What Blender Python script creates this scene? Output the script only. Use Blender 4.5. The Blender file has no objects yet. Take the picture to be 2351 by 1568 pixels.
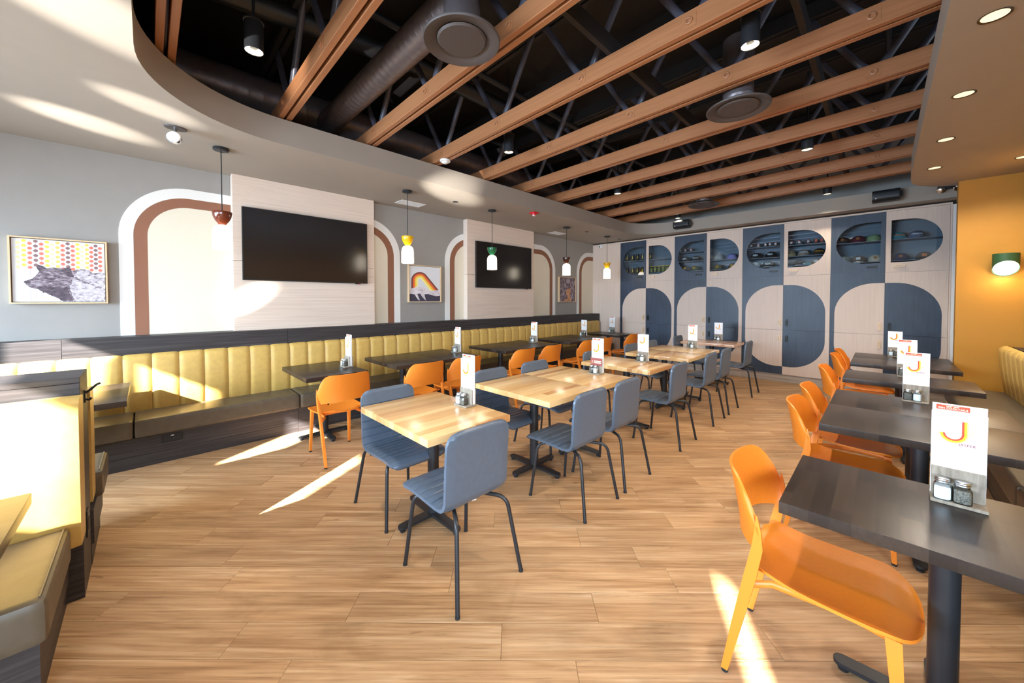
import bpy, bmesh, math, random
from mathutils import Vector, Matrix
from mathutils.geometry import tessellate_polygon
random.seed(7)
PI = math.pi
S = bpy.context.scene
C = S.collection

# ------------------------------------------------------------------ camera, light, exposure
cam_data = bpy.data.cameras.new('camera')
cam = bpy.data.objects.new('camera', cam_data)
C.objects.link(cam)
YAW, PITCH, F = math.radians(45.2), math.radians(1.25), 845.0
fwd = Vector((-math.sin(YAW) * math.cos(PITCH), math.cos(YAW) * math.cos(PITCH), -math.sin(PITCH)))
rgt = Vector((math.cos(YAW), math.sin(YAW), 0))
upv = rgt.cross(fwd)
cam.matrix_world = Matrix(((rgt.x, upv.x, -fwd.x, 0), (rgt.y, upv.y, -fwd.y, 0), (rgt.z, upv.z, -fwd.z, 1.55), (0, 0, 0, 1)))
cam_data.sensor_width = 36
cam_data.lens = 36 * F / 2351
cam_data.shift_y = -(784 - 705.5) / 2351
cam_data.clip_start = 0.05
S.camera = cam
S.view_settings.view_transform = 'Standard'
S.view_settings.look = 'None'
S.view_settings.gamma = 1
S.view_settings.use_curve_mapping = False
S.view_settings.exposure = 0.6
S.cycles.use_denoising = True
S.cycles.max_bounces = 10
S.cycles.diffuse_bounces = 5
S.cycles.glossy_bounces = 4
S.cycles.transparent_max_bounces = 12
S.cycles.sample_clamp_indirect = 8
S.cycles.use_adaptive_sampling = True
S.cycles.adaptive_threshold = 0.02

world = bpy.data.worlds.new('daylight')
S.world = world
world.use_nodes = True
wb = world.node_tree.nodes['Background']
wb.inputs[0].default_value = (0.55, 0.75, 1.0, 1)
wb.inputs[1].default_value = 1.6

def light(name, kind, loc, aim, energy, color, size=None, size_y=None, spot=None, blend=0.3, parent=None):
    d = bpy.data.lights.new(name, kind)
    d.energy = energy
    d.color = color
    if kind == 'AREA':
        d.shape = 'RECTANGLE'
        d.size, d.size_y = size, size_y
    if kind == 'AREA' and spot:
        d.spread = spot
    if kind in ('SPOT', 'POINT'):
        d.shadow_soft_size = size or 0.03
    if kind == 'SPOT':
        d.spot_size, d.spot_blend = spot, blend
    if kind == 'SUN':
        d.angle = math.radians(0.6)
    o = bpy.data.objects.new(name, d)
    C.objects.link(o)
    o.location = loc
    o.rotation_euler = Vector(aim).to_track_quat('-Z', 'Y').to_euler()
    if parent:
        o.parent = parent
        o.matrix_parent_inverse = parent.matrix_basis.inverted()
    return o

SUN = Vector((-0.56, 1.0, -0.60))
light('sun', 'SUN', (6, -10, 8), SUN, 55, (1.0, 0.95, 0.86))
# daylight of the window wall behind the camera, plus an added fill lamp on the entrance side
SPR = math.radians(130)
light('window_daylight', 'AREA', (-3.0, -3.30, 1.7), (0.12, 1, -0.42), 360, (0.62, 0.81, 1.0), 4.2, 1.4, SPR)
light('window_daylight', 'AREA', (1.9, -3.30, 1.7), (-0.35, 1, -0.42), 190, (0.62, 0.81, 1.0), 3.6, 1.4, SPR)
light('entrance_fill', 'AREA', (3.85, -1.4, 1.7), (-1, 0.45, -0.38), 120, (0.68, 0.84, 1.0), 2.8, 1.8, SPR)

# added spot lamps standing in for sunlight thrown back up by the sunlit booth tables and by windscreens outside
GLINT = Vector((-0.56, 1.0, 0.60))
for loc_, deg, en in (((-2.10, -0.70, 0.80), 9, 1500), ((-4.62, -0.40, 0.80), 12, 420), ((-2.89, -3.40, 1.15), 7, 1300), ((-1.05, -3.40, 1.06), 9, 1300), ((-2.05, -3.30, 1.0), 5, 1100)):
    light('added_glint_spot', 'SPOT', loc_, GLINT, en * 1.9, (1.0, 0.96, 0.88), 0.02, None, math.radians(deg), 0.9)

# ------------------------------------------------------------------ materials
MATS = {}
def srgb(r, g, b):
    f = lambda c: (c / 255) / 12.92 if c <= 10 else ((c / 255 + 0.055) / 1.055) ** 2.4
    return (f(r), f(g), f(b))

class NT:
    def __init__(s, name):
        s.m = bpy.data.materials.new(name)
        s.m.use_nodes = True
        s.t = s.m.node_tree
        s.b = s.t.nodes['Principled BSDF']
        s.out = s.t.nodes['Material Output']
    def n(s, kind, **kw):
        nd = s.t.nodes.new(kind)
        for k, v in kw.items():
            if k.startswith('i_'):
                key = k[2:]
                nd.inputs[int(key) if key.isdigit() else key.replace('_', ' ')].default_value = v
            else:
                setattr(nd, k, v)
        return nd
    def l(s, a, b):
        s.t.links.new(a, b)
    def ramp(s, fac, stops):
        r = s.n('ShaderNodeValToRGB')
        e = r.color_ramp.elements
        while len(e) < len(stops):
            e.new(0.5)
        for el, (p, c) in zip(e, stops):
            el.position = p
            el.color = (*c, 1)
        s.l(fac, r.inputs[0])
        return r.outputs[0]
    def coords(s, scale, rnd=0.0, kind='Object', rot=(0, 0, 0)):
        tc = s.n('ShaderNodeTexCoord')
        mp = s.n('ShaderNodeMapping')
        mp.inputs['Scale'].default_value = scale
        mp.inputs['Rotation'].default_value = rot
        src = tc.outputs[kind]
        if rnd:
            oi = s.n('ShaderNodeObjectInfo')
            mu = s.n('ShaderNodeVectorMath', operation='SCALE')
            mu.inputs[0].default_value = (rnd, rnd * 1.7, rnd * 0.6)
            s.l(oi.outputs['Random'], mu.inputs['Scale'])
            ad = s.n('ShaderNodeVectorMath', operation='ADD')
            s.l(src, ad.inputs[0])
            s.l(mu.outputs[0], ad.inputs[1])
            src = ad.outputs[0]
        s.l(src, mp.inputs[0])
        return mp.outputs[0]
    def bump(s, height, strength=0.1, dist=0.01):
        b = s.n('ShaderNodeBump')
        b.inputs['Strength'].default_value = strength
        b.inputs['Distance'].default_value = dist
        s.l(height, b.inputs['Height'])
        s.l(b.outputs[0], s.b.inputs['Normal'])

def plain(name, col, rough=0.5, metal=0.0, noise=0.0, nscale=40, bump=0.0, emit=None, estr=0.0, spec=0.5, coat=0.0):
    q = NT(name)
    q.b.inputs['Base Color'].default_value = (*col, 1)
    q.b.inputs['Roughness'].default_value = rough
    q.b.inputs['Metallic'].default_value = metal
    q.b.inputs['Specular IOR Level'].default_value = spec
    q.b.inputs['Coat Weight'].default_value = coat
    nz = q.n('ShaderNodeTexNoise')
    nz.inputs['Scale'].default_value = nscale
    nz.inputs['Detail'].default_value = 3
    q.l(q.coords((1, 1, 1)), nz.inputs['Vector'])
    if noise:
        lo = tuple(c * (1 - noise) for c in col)
        hi = tuple(min(1, c * (1 + noise)) for c in col)
        q.l(q.ramp(nz.outputs['Fac'], [(0.3, lo), (0.7, hi)]), q.b.inputs['Base Color'])
    if bump:
        q.bump(nz.outputs['Fac'], bump, 0.004)
    if emit:
        q.b.inputs['Emission Color'].default_value = (*emit, 1)
        q.b.inputs['Emission Strength'].default_value = estr
    MATS[name] = q.m
    return q.m

def streaky(name, stops, scale, rough=0.45, rnd=0.0, detail=6, bump=0.08, spec=0.4, big=None):
    """laminate / timber grain: noise stretched along the axis with the small scale"""
    q = NT(name)
    v = q.coords(scale, rnd)
    nz = q.n('ShaderNodeTexNoise')
    nz.inputs['Scale'].default_value = 1
    nz.inputs['Detail'].default_value = detail
    nz.inputs['Roughness'].default_value = 0.6
    nz.inputs['Distortion'].default_value = 0.4
    q.l(v, nz.inputs['Vector'])
    col = q.ramp(nz.outputs['Fac'], stops)
    if big:
        n2 = q.n('ShaderNodeTexNoise')
        n2.inputs['Scale'].default_value = big[0]
        n2.inputs['Detail'].default_value = 4
        q.l(q.coords((1, 1, 1), rnd), n2.inputs['Vector'])
        mx = q.n('ShaderNodeMix', data_type='RGBA', blend_type='MULTIPLY')
        mx.inputs[0].default_value = 1
        q.l(col, mx.inputs[6])
        q.l(q.ramp(n2.outputs['Fac'], [(0.3, (big[1],) * 3), (0.7, (1, 1, 1))]), mx.inputs[7])
        col = mx.outputs[2]
    q.l(col, q.b.inputs['Base Color'])
    q.b.inputs['Roughness'].default_value = rough
    q.b.inputs['Specular IOR Level'].default_value = spec
    q.bump(nz.outputs['Fac'], bump, 0.002)
    MATS[name] = q.m
    return q.m

def floor_oak(name):
    q = NT(name)
    def noise(scale, sc, det, rough, dist, rnd):
        n = q.n('ShaderNodeTexNoise')
        n.inputs['Scale'].default_value = sc
        n.inputs['Detail'].default_value = det
        n.inputs['Roughness'].default_value = rough
        n.inputs['Distortion'].default_value = dist
        q.l(q.coords(scale, rnd), n.inputs['Vector'])
        return n.outputs['Fac']
    def mul(a, b, f):
        m = q.n('ShaderNodeMix', data_type='RGBA', blend_type='MULTIPLY')
        m.inputs[0].default_value = f
        q.l(a, m.inputs[6]); q.l(b, m.inputs[7])
        return m.outputs[2]
    fine = noise((3.0, 75, 75), 1.0, 6, 0.7, 0.4, 23.0)
    mid = noise((1.2, 23, 23), 1.0, 5, 0.55, 0.8, 31.0)
    blot = noise((1.6, 4.5, 4.5), 1.0, 4, 0.6, 0.6, 51.0)
    knot = noise((5.0, 15, 15), 1.0, 2, 0.5, 0.4, 77.0)
    wv = q.n('ShaderNodeTexWave', wave_type='RINGS', rings_direction='Z')
    wv.inputs['Scale'].default_value = 2.6
    wv.inputs['Distortion'].default_value = 6.0
    wv.inputs['Detail'].default_value = 3
    wv.inputs['Detail Scale'].default_value = 1.0
    q.l(q.coords((0.5, 5.5, 5.5), 9.0), wv.inputs['Vector'])
    col = q.ramp(mid, [(0.30, srgb(160, 121, 84)), (0.44, srgb(180, 141, 103)), (0.58, srgb(194, 157, 118)), (0.74, srgb(212, 180, 146))])
    col = mul(col, q.ramp(fine, [(0.30, (0.60, 0.56, 0.52)), (0.44, (0.92, 0.91, 0.90)), (0.60, (1.02, 1.02, 1.02)), (1, (1.10, 1.10, 1.10))]), 1.0)
    col = mul(col, q.ramp(wv.outputs['Fac'], [(0.0, (0.90, 0.88, 0.86)), (0.35, (1, 1, 1)), (0.92, (1, 1, 1)), (1.0, (1.10, 1.10, 1.10))]), 0.8)
    col = mul(col, q.ramp(blot, [(0.30, (0.70, 0.66, 0.62)), (0.45, (1, 1, 1)), (1.0, (1, 1, 1))]), 0.7)
    col = mul(col, q.ramp(knot, [(0.20, (0.38, 0.33, 0.30)), (0.27, (1, 1, 1)), (1.0, (1, 1, 1))]), 0.85)
    oi = q.n('ShaderNodeObjectInfo')
    col = mul(col, q.ramp(oi.outputs['Random'], [(0, (0.86, 0.85, 0.84)), (0.5, (0.98, 0.97, 0.96)), (1, (1.06, 1.04, 1.02))]), 1.0)
    q.l(col, q.b.inputs['Base Color'])
    q.b.inputs['Roughness'].default_value = 0.45
    q.b.inputs['Specular IOR Level'].default_value = 0.3
    q.bump(fine, 0.10, 0.002)
    MATS[name] = q.m
    return q.m

def butcher(name, tones, w, ln, rough, spec=0.5, grain=0.25, coat=0.0):
    """glued staves running along y: one tone per stave"""
    q = NT(name)
    tc = q.n('ShaderNodeTexCoord')
    oi = q.n('ShaderNodeObjectInfo')
    sx = q.n('ShaderNodeSeparateXYZ')
    q.l(tc.outputs['Object'], sx.inputs[0])
    def math_(op, a, b=None):
        m = q.n('ShaderNodeMath', operation=op)
        for i, x in enumerate((a, b)):
            if x is None: continue
            if isinstance(x, (int, float)): m.inputs[i].default_value = x
            else: q.l(x, m.inputs[i])
        return m.outputs[0]
    ix = math_('FLOOR', math_('DIVIDE', math_('ADD', sx.outputs[0], 9.0), w))
    wn = q.n('ShaderNodeTexWhiteNoise', noise_dimensions='2D')
    cx = q.n('ShaderNodeCombineXYZ')
    q.l(ix, cx.inputs[0]); q.l(math_('MULTIPLY', oi.outputs['Random'], 91.0), cx.inputs[1])
    q.l(cx.outputs[0], wn.inputs['Vector'])
    off = math_('MULTIPLY', wn.outputs['Value'], 7.0)
    iy = math_('FLOOR', math_('ADD', math_('DIVIDE', sx.outputs[1], ln), off))
    w2 = q.n('ShaderNodeTexWhiteNoise', noise_dimensions='3D')
    c2 = q.n('ShaderNodeCombineXYZ')
    q.l(ix, c2.inputs[0]); q.l(iy, c2.inputs[1]); q.l(math_('MULTIPLY', oi.outputs['Random'], 57.0), c2.inputs[2])
    q.l(c2.outputs[0], w2.inputs['Vector'])
    base = q.ramp(w2.outputs['Value'], tones)
    nz = q.n('ShaderNodeTexNoise')
    nz.inputs['Scale'].default_value = 1
    nz.inputs['Detail'].default_value = 6
    q.l(q.coords((70, 4, 40), 13.0), nz.inputs['Vector'])
    g = q.ramp(nz.outputs['Fac'], [(0.25, (1 - grain,) * 3), (0.6, (1, 1, 1)), (1, (1, 1, 1))])
    mx = q.n('ShaderNodeMix', data_type='RGBA', blend_type='MULTIPLY')
    mx.inputs[0].default_value = 1
    q.l(base, mx.inputs[6]); q.l(g, mx.inputs[7])
    q.l(mx.outputs[2], q.b.inputs['Base Color'])
    q.b.inputs['Roughness'].default_value = rough
    q.b.inputs['Specular IOR Level'].default_value = spec
    q.b.inputs['Coat Weight'].default_value = coat
    q.b.inputs['Coat Roughness'].default_value = 0.15
    MATS[name] = q.m
    return q.m

def thin_glass(name, tint=(0.95, 0.98, 1.0), refl=0.5):
    q = NT(name)
    tr = q.n('ShaderNodeBsdfTransparent'); tr.inputs[0].default_value = (*tint, 1)
    gl = q.n('ShaderNodeBsdfGlossy'); gl.inputs[0].default_value = (1, 1, 1, 1); gl.inputs[1].default_value = 0.02
    fr = q.n('ShaderNodeFresnel'); fr.inputs[0].default_value = 1.25 + refl * 0.3
    mx = q.n('ShaderNodeMixShader')
    q.l(fr.outputs[0], mx.inputs[0]); q.l(tr.outputs[0], mx.inputs[1]); q.l(gl.outputs[0], mx.inputs[2])
    q.l(mx.outputs[0], q.out.inputs[0])
    MATS[name] = q.m
    return q.m

wall_paint = plain('wall_paint', srgb(152, 147, 142), 0.7, noise=0.02, nscale=8, bump=0.02)
soffit_paint = plain('soffit_paint', srgb(158, 148, 137), 0.65, noise=0.015, nscale=6, bump=0.02)
yellow_paint = plain('yellow_paint', srgb(172, 121, 32), 0.6, noise=0.02, nscale=10, bump=0.02)
white_paint = plain('white_paint', srgb(232, 230, 226), 0.6)
cream_paint = plain('cream_paint', srgb(226, 216, 196), 0.65, noise=0.01)
brown_paint = plain('brown_paint', srgb(142, 94, 70), 0.65, noise=0.02)
black_paint = plain('black_ceiling_paint', srgb(30, 28, 30), 0.7, noise=0.2, nscale=14)
web_paint = plain('black_tube_paint', srgb(74, 74, 86), 0.36, noise=0.1)
duct_metal = plain('black_duct', srgb(108, 99, 101), 0.36, metal=0.5, noise=0.08, nscale=30)
grille_paint = plain('diffuser_paint', srgb(74, 66, 64), 0.5)
joist_wood = streaky('painted_joist', [(0.3, srgb(150, 100, 66)), (0.55, srgb(164, 110, 73)), (0.8, srgb(174, 120, 82))], (1.5, 40, 40), 0.42, 3.0, bump=0.25)
oak = floor_oak('oak_plank')
joint_dark = plain('floor_joint', srgb(104, 74, 48), 0.8)
dark_lam = streaky('dark_ash_laminate', [(0.3, srgb(40, 37, 38)), (0.5, srgb(54, 50, 51)), (0.75, srgb(74, 70, 71))], (55, 1.6, 55), 0.5, 5.0)
dark_door = streaky('dark_door_veneer', [(0.3, srgb(52, 64, 82)), (0.5, srgb(58, 71, 90)), (0.75, srgb(66, 80, 100))], (40, 40, 1.8), 0.4, 5.0, big=(2.6, 0.72))
light_lam = streaky('pale_wood_laminate', [(0.25, srgb(206, 184, 168)), (0.5, srgb(220, 200, 184)), (0.8, srgb(230, 212, 198))], (60, 1.2, 90), 0.5, 5.0)
light_door = streaky('pale_door_veneer', [(0.25, srgb(208, 188, 173)), (0.5, srgb(217, 197, 182)), (0.8, srgb(224, 205, 191))], (70, 70, 1.6), 0.48, 5.0)
grey_plinth = streaky('grey_plinth_wood', [(0.3, srgb(150, 138, 126)), (0.6, srgb(182, 170, 157)), (0.8, srgb(196, 184, 171))], (2, 40, 40), 0.5, 2.0)
yellow_vinyl = plain('mustard_vinyl', srgb(198, 163, 90), 0.42, noise=0.07, nscale=22, bump=0.06)
olive_vinyl = plain('olive_brown_vinyl', srgb(86, 77, 64), 0.42, noise=0.12, nscale=16, bump=0.08)
orange_leather = plain('orange_leather', srgb(226, 128, 36), 0.45, noise=0.03, nscale=60, bump=0.03)
orange_steel = plain('orange_steel', srgb(226, 130, 42), 0.38)
blue_vinyl = plain('slate_blue_vinyl', srgb(82, 95, 111), 0.32, noise=0.05, nscale=30, bump=0.04)
black_steel = plain('black_steel', srgb(40, 42, 46), 0.4, metal=0.2, noise=0.06)
black_plastic = plain('black_plastic', srgb(24, 24, 26), 0.45)
rubber = plain('rubber', srgb(28, 30, 34), 0.7)
screen_black = plain('tv_screen', srgb(30, 26, 25), 0.22, spec=0.5)
pale_block = butcher('pale_butcher_block', [(0, srgb(206, 160, 104)), (0.35, srgb(222, 182, 126)), (0.7, srgb(232, 196, 142)), (1, srgb(190, 136, 84))], 0.062, 1.9, 0.22, grain=0.16, coat=0.3)
rose_block = butcher('rosy_butcher_block', [(0, srgb(196, 150, 118)), (0.4, srgb(216, 174, 142)), (1, srgb(206, 160, 128))], 0.062, 1.9, 0.22, grain=0.14, coat=0.3)
dark_block = butcher('dark_butcher_block', [(0, srgb(40, 33, 30)), (0.5, srgb(54, 44, 38)), (0.8, srgb(64, 52, 44)), (1, srgb(32, 27, 26))], 0.06, 0.30, 0.33, spec=0.3, grain=0.25, coat=0.0)
frame_wood = streaky('pale_frame_wood', [(0.3, srgb(206, 172, 132)), (0.7, srgb(228, 198, 160))], (30, 30, 3), 0.5, 2.0)
holder_wood = streaky('grey_stained_wood', [(0.3, srgb(118, 108, 96)), (0.6, srgb(150, 140, 126)), (0.8, srgb(168, 158, 144))], (60, 60, 8), 0.6, 2.0)
paper = plain('menu_paper', srgb(240, 240, 242), 0.45)
ink_red = plain('ink_red', srgb(214, 66, 34), 0.5)
ink_maroon = plain('ink_maroon', srgb(128, 26, 62), 0.5)
ink_yellow = plain('ink_yellow', srgb(250, 196, 20), 0.5)
ink_pale = plain('ink_pale_yellow', srgb(238, 222, 130), 0.5)
ink_cream = plain('ink_cream', srgb(250, 236, 200), 0.5)
chrome = plain('chrome', (0.8, 0.8, 0.8), 0.18, metal=1.0)
brushed = plain('brushed_steel', (0.55, 0.56, 0.58), 0.32, metal=1.0)
salt_white = plain('salt', srgb(246, 246, 246), 0.8)
pepper_mix = plain('pepper', srgb(120, 112, 100), 0.8, noise=0.7, nscale=260)
jar_glass = thin_glass('jar_glass', (0.93, 0.97, 0.98), 0.8)
pane_glass = thin_glass('pane_glass', (0.82, 0.88, 0.92), 0.9)
window_glass = thin_glass('window_glass', (0.98, 0.99, 1.0), 0.4)
red_plastic = plain('red_plastic', srgb(206, 24, 36), 0.35)
white_plastic = plain('white_plastic', srgb(236, 236, 236), 0.4)
ivory_plastic = plain('ivory_plastic', srgb(232, 206, 172), 0.4)
shelf_grey = plain('cabinet_lining', srgb(120, 132, 142), 0.5, noise=0.04)
green_enamel = plain('green_enamel', srgb(28, 96, 58), 0.25)
brown_enamel = plain('brown_enamel', srgb(104, 46, 28), 0.15, coat=0.5)
yellow_enamel = plain('yellow_enamel', srgb(240, 180, 20), 0.25)
dark_brown_enamel = plain('dark_brown_enamel', srgb(66, 34, 24), 0.15, coat=0.5)
green_felt = plain('green_sconce_paint', srgb(40, 78, 44), 0.6)
opal = plain('opal_glass', (0.9, 0.9, 0.88), 0.3, emit=(1.0, 0.86, 0.66), estr=7.0)
lamp_lens = plain('lamp_lens', (0.9, 0.9, 0.88), 0.3, emit=(1.0, 0.86, 0.62), estr=14.0)
lamp_warm = plain('lamp_lens_dim', (0.8, 0.78, 0.7), 0.35, emit=(1.0, 0.82, 0.55), estr=0.7)
lamp_cool = plain('lamp_lens_cool', (0.85, 0.88, 0.9), 0.15, emit=(0.85, 0.93, 1.0), estr=1.0)
blind_fabric = plain('roller_blind', srgb(236, 236, 232), 0.8, noise=0.01)

# ------------------------------------------------------------------ mesh helpers
class MB:
    def __init__(s):
        s.v, s.f, s.mi = [], [], []
    def add(s, vs, fs, mi=0):
        o = len(s.v)
        s.v += [tuple(v) for v in vs]
        s.f += [tuple(i + o for i in f) for f in fs]
        s.mi += [mi] * len(fs)
        return s
    def box(s, x0, x1, y0, y1, z0, z1, mi=0):
        vs = [(x, y, z) for z in (z0, z1) for y in (y0, y1) for x in (x0, x1)]
        return s.add(vs, [(0, 2, 3, 1), (4, 5, 7, 6), (0, 1, 5, 4), (2, 6, 7, 3), (0, 4, 6, 2), (1, 3, 7, 5)], mi)
    def prism(s, poly, axis, a, b, mi=0, holes=()):
        """extrude an outline; axis 'x': poly=(y,z); 'y': poly=(x,z); 'z': poly=(x,y)"""
        def P(p, t):
            return {'x': (t, p[0], p[1]), 'y': (p[0], t, p[1]), 'z': (p[0], p[1], t)}[axis]
        loops = [list(poly)] + [list(h) for h in holes]
        flat = [p for l in loops for p in l]
        n = len(flat)
        tris = tessellate_polygon([[Vector((p[0], p[1], 0)) for p in l] for l in loops])
        vs = [P(p, a) for p in flat] + [P(p, b) for p in flat]
        fs = []
        if not holes:
            fs += [tuple(range(n)), tuple(range(2 * n - 1, n - 1, -1))]
        else:
            for t in tris:
                fs += [tuple(t), tuple(i + n for i in reversed(t))]
        o = 0
        for l in loops:
            m = len(l)
            for i in range(m):
                j = (i + 1) % m
                fs.append((o + i, o + i + n, o + j + n, o + j))
            o += m
        return s.add(vs, fs, mi)
    def flat(s, poly, axis, t, mi=0):
        def P(p):
            return {'x': (t, p[0], p[1]), 'y': (p[0], t, p[1]), 'z': (p[0], p[1], t)}[axis]
        return s.add([P(p) for p in poly], [tuple(range(len(poly)))], mi)
    def tube(s, path, r, n=10, mi=0, caps=True, flat=None):
        path = [Vector(p) for p in path]
        rs = r if isinstance(r, (list, tuple)) else [r] * len(path)
        rings = []
        ref = None
        for i, p in enumerate(path):
            d = (path[min(i + 1, len(path) - 1)] - path[max(i - 1, 0)]).normalized()
            if ref is None:
                ref = Vector((0, 0, 1)) if abs(d.z) < 0.9 else Vector((1, 0, 0))
            u = d.cross(ref)
            if u.length < 1e-5:
                u = d.cross(Vector((0, 1, 0)))
            u.normalize()
            w = u.cross(d).normalized()
            ref = w
            k = flat or (1, 1)
            rings.append([p + (u * math.cos(2 * PI * j / n) * k[0] + w * math.sin(2 * PI * j / n) * k[1]) * rs[i] for j in range(n)])
        vs = [v for ring in rings for v in ring]
        fs = []
        for i in range(len(path) - 1):
            for j in range(n):
                k2 = (j + 1) % n
                fs.append((i * n + j, i * n + k2, (i + 1) * n + k2, (i + 1) * n + j))
        if caps:
            fs.append(tuple(reversed(range(n))))
            fs.append(tuple(range((len(path) - 1) * n, len(path) * n)))
        return s.add(vs, fs, mi)
    def lathe(s, prof, n=24, c=(0, 0, 0), mi=0, axis='z', sx=1.0, sy=1.0):
        vs = []
        for r, z in prof:
            for j in range(n):
                a = 2 * PI * j / n
                p = (r * math.cos(a) * sx, r * math.sin(a) * sy, z)
                if axis == 'x': p = (p[2], p[0], p[1])
                if axis == 'y': p = (p[0], p[2], p[1])
                vs.append((p[0] + c[0], p[1] + c[1], p[2] + c[2]))
        fs = []
        for i in range(len(prof) - 1):
            for j in range(n):
                k = (j + 1) % n
                fs.append((i * n + j, i * n + k, (i + 1) * n + k, (i + 1) * n + j))
        if prof[0][0] > 1e-6: fs.append(tuple(reversed(range(n))))
        if prof[-1][0] > 1e-6: fs.append(tuple(range((len(prof) - 1) * n, len(prof) * n)))
        return s.add(vs, fs, mi)
    def mesh(s, name, mats, smooth=None, bevel=0, seg=2, fix=True):
        me = bpy.data.meshes.new(name)
        me.from_pydata(s.v, [], s.f)
        for m in (mats if isinstance(mats, (list, tuple)) else [mats]):
            me.materials.append(m)
        for p, i in zip(me.polygons, s.mi):
            p.material_index = i
        if fix or bevel:
            bm = bmesh.new()
            bm.from_mesh(me)
            bmesh.ops.remove_doubles(bm, verts=bm.verts, dist=1e-6)
            if fix:
                bmesh.ops.recalc_face_normals(bm, faces=bm.faces)
            if bevel:
                ed = [e for e in bm.edges if len(e.link_faces) == 2 and e.calc_face_angle(0) > 0.6]
                bmesh.ops.bevel(bm, geom=ed, offset=bevel, segments=seg, profile=0.7, affect='EDGES', clamp_overlap=True)
            bm.to_mesh(me)
            bm.free()
        if smooth or (bevel and seg > 1):
            for p in me.polygons:
                p.use_smooth = True
            me.set_sharp_from_angle(angle=math.radians(smooth or 40))
        me.update()
        return me
    def build(s, name, mats, parent=None, **kw):
        return obj(name, s.mesh(name, mats, **kw), parent)

def obj(name, me, parent=None, loc=None, rotz=None):
    o = bpy.data.objects.new(name, me)
    C.objects.link(o)
    if parent: o.parent = parent
    if loc is not None: o.location = loc
    if rotz is not None: o.rotation_euler = (0, 0, rotz)
    return o

def tag(o, label=None, cat=None, group=None, kind=None):
    if label: o['label'] = label
    if cat: o['category'] = cat
    if group: o['group'] = group
    if kind: o['kind'] = kind
    return o

def thing(name, label, cat, loc=(0, 0, 0), rotz=0, group=None):
    o = obj(name, None, None, loc, rotz)
    return tag(o, label, cat, group)

def dup(root, loc=None, rotz=None, label=None, group=None):
    def cp(o, par):
        c = o.copy()
        C.objects.link(c)
        c.parent = par
        for ch in o.children:
            cp(ch, c)
        return c
    r = cp(root, None)
    if loc is not None: r.location = loc
    if rotz is not None: r.rotation_euler = (0, 0, rotz)
    if label: r['label'] = label
    if group: r['group'] = group
    return r

def struct(o):
    o['kind'] = 'structure'
    return o

def arc(cx, cy, r, a0, a1, n):
    return [(cx + r * math.cos(math.radians(a0 + (a1 - a0) * i / n)), cy + r * math.sin(math.radians(a0 + (a1 - a0) * i / n))) for i in range(n + 1)]

def rounded(x0, x1, y0, y1, r, n=6):
    """outline with one radius or four (x1y0, x1y1, x0y1, x0y0)"""
    rr = r if isinstance(r, (list, tuple)) else (r,) * 4
    out = []
    for (cx, cy, a), q in zip(((x1, y0, -90), (x1, y1, 0), (x0, y1, 90), (x0, y0, 180)), rr):
        if q <= 0:
            out.append((cx, cy))
        else:
            sx = -1 if cx == x1 else 1
            sy = -1 if cy == y1 else 1
            out += arc(cx + sx * q, cy + sy * q, q, a, a + 90, n)
    return out

FONTC = {}
def text_mesh(body, size, mat, align='CENTER', extrude=0.0, shear=0.0, bold=0.0, space=1.0):
    cu = bpy.data.curves.new('lettering', 'FONT')
    cu.body = body
    cu.size = size
    cu.align_x = align
    cu.align_y = 'CENTER'
    cu.extrude = extrude
    cu.shear = shear
    cu.offset = bold
    cu.space_character = space
    cu.resolution_u = 3
    o = bpy.data.objects.new('lettering', cu)
    C.objects.link(o)
    me = bpy.data.meshes.new_from_object(o.evaluated_get(bpy.context.evaluated_depsgraph_get()))
    bpy.data.objects.remove(o)
    bpy.data.curves.remove(cu)
    me.materials.clear()
    me.materials.append(mat)
    return me

FRONT = Matrix.Rotation(PI / 2, 4, 'X')      # lettering that faces -y

# ------------------------------------------------------------------ the room
XL, YB = -5.42, 8.40          # painted wall behind the banquette, cabinet fronts
ZS = 3.0                      # underside of the dropped soffit
def slab(name, x0, x1, y0, y1, z0, z1, mat):
    return struct(MB().box(x0, x1, y0, y1, z0, z1).build(name, mat))

wall_left = slab('wall_left', XL - 0.2, XL, -3.7, 9.0, 0, 4.3, wall_paint)
slab('wall_back', XL - 0.2, 4.2, 8.80, 9.0, 0, 4.3, wall_paint)
slab('wall_right', 1.16, 1.30, 0.9, 7.12, 0, ZS + 0.02, yellow_paint)
slab('wall_partition', 0.637, 2.4, 7.12, 7.24, 0, ZS, yellow_paint)
slab('wall_side', 1.30, 4.2, 0.9, 1.04, 0, ZS + 0.02, wall_paint)
slab('wall_passage', 2.3, 2.4, 7.24, 8.8, 0, 4.3, wall_paint)
slab('wall_entrance', 4.05, 4.2, -3.7, 0.9, 0, 4.3, white_paint)
slab('ceiling', XL - 0.2, 4.2, -3.7, 9.0, 4.22, 4.32, black_paint)
slab('trim_1', 0.705, 0.80, 8.385, 8.80, 0, 2.94, white_paint)

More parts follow.
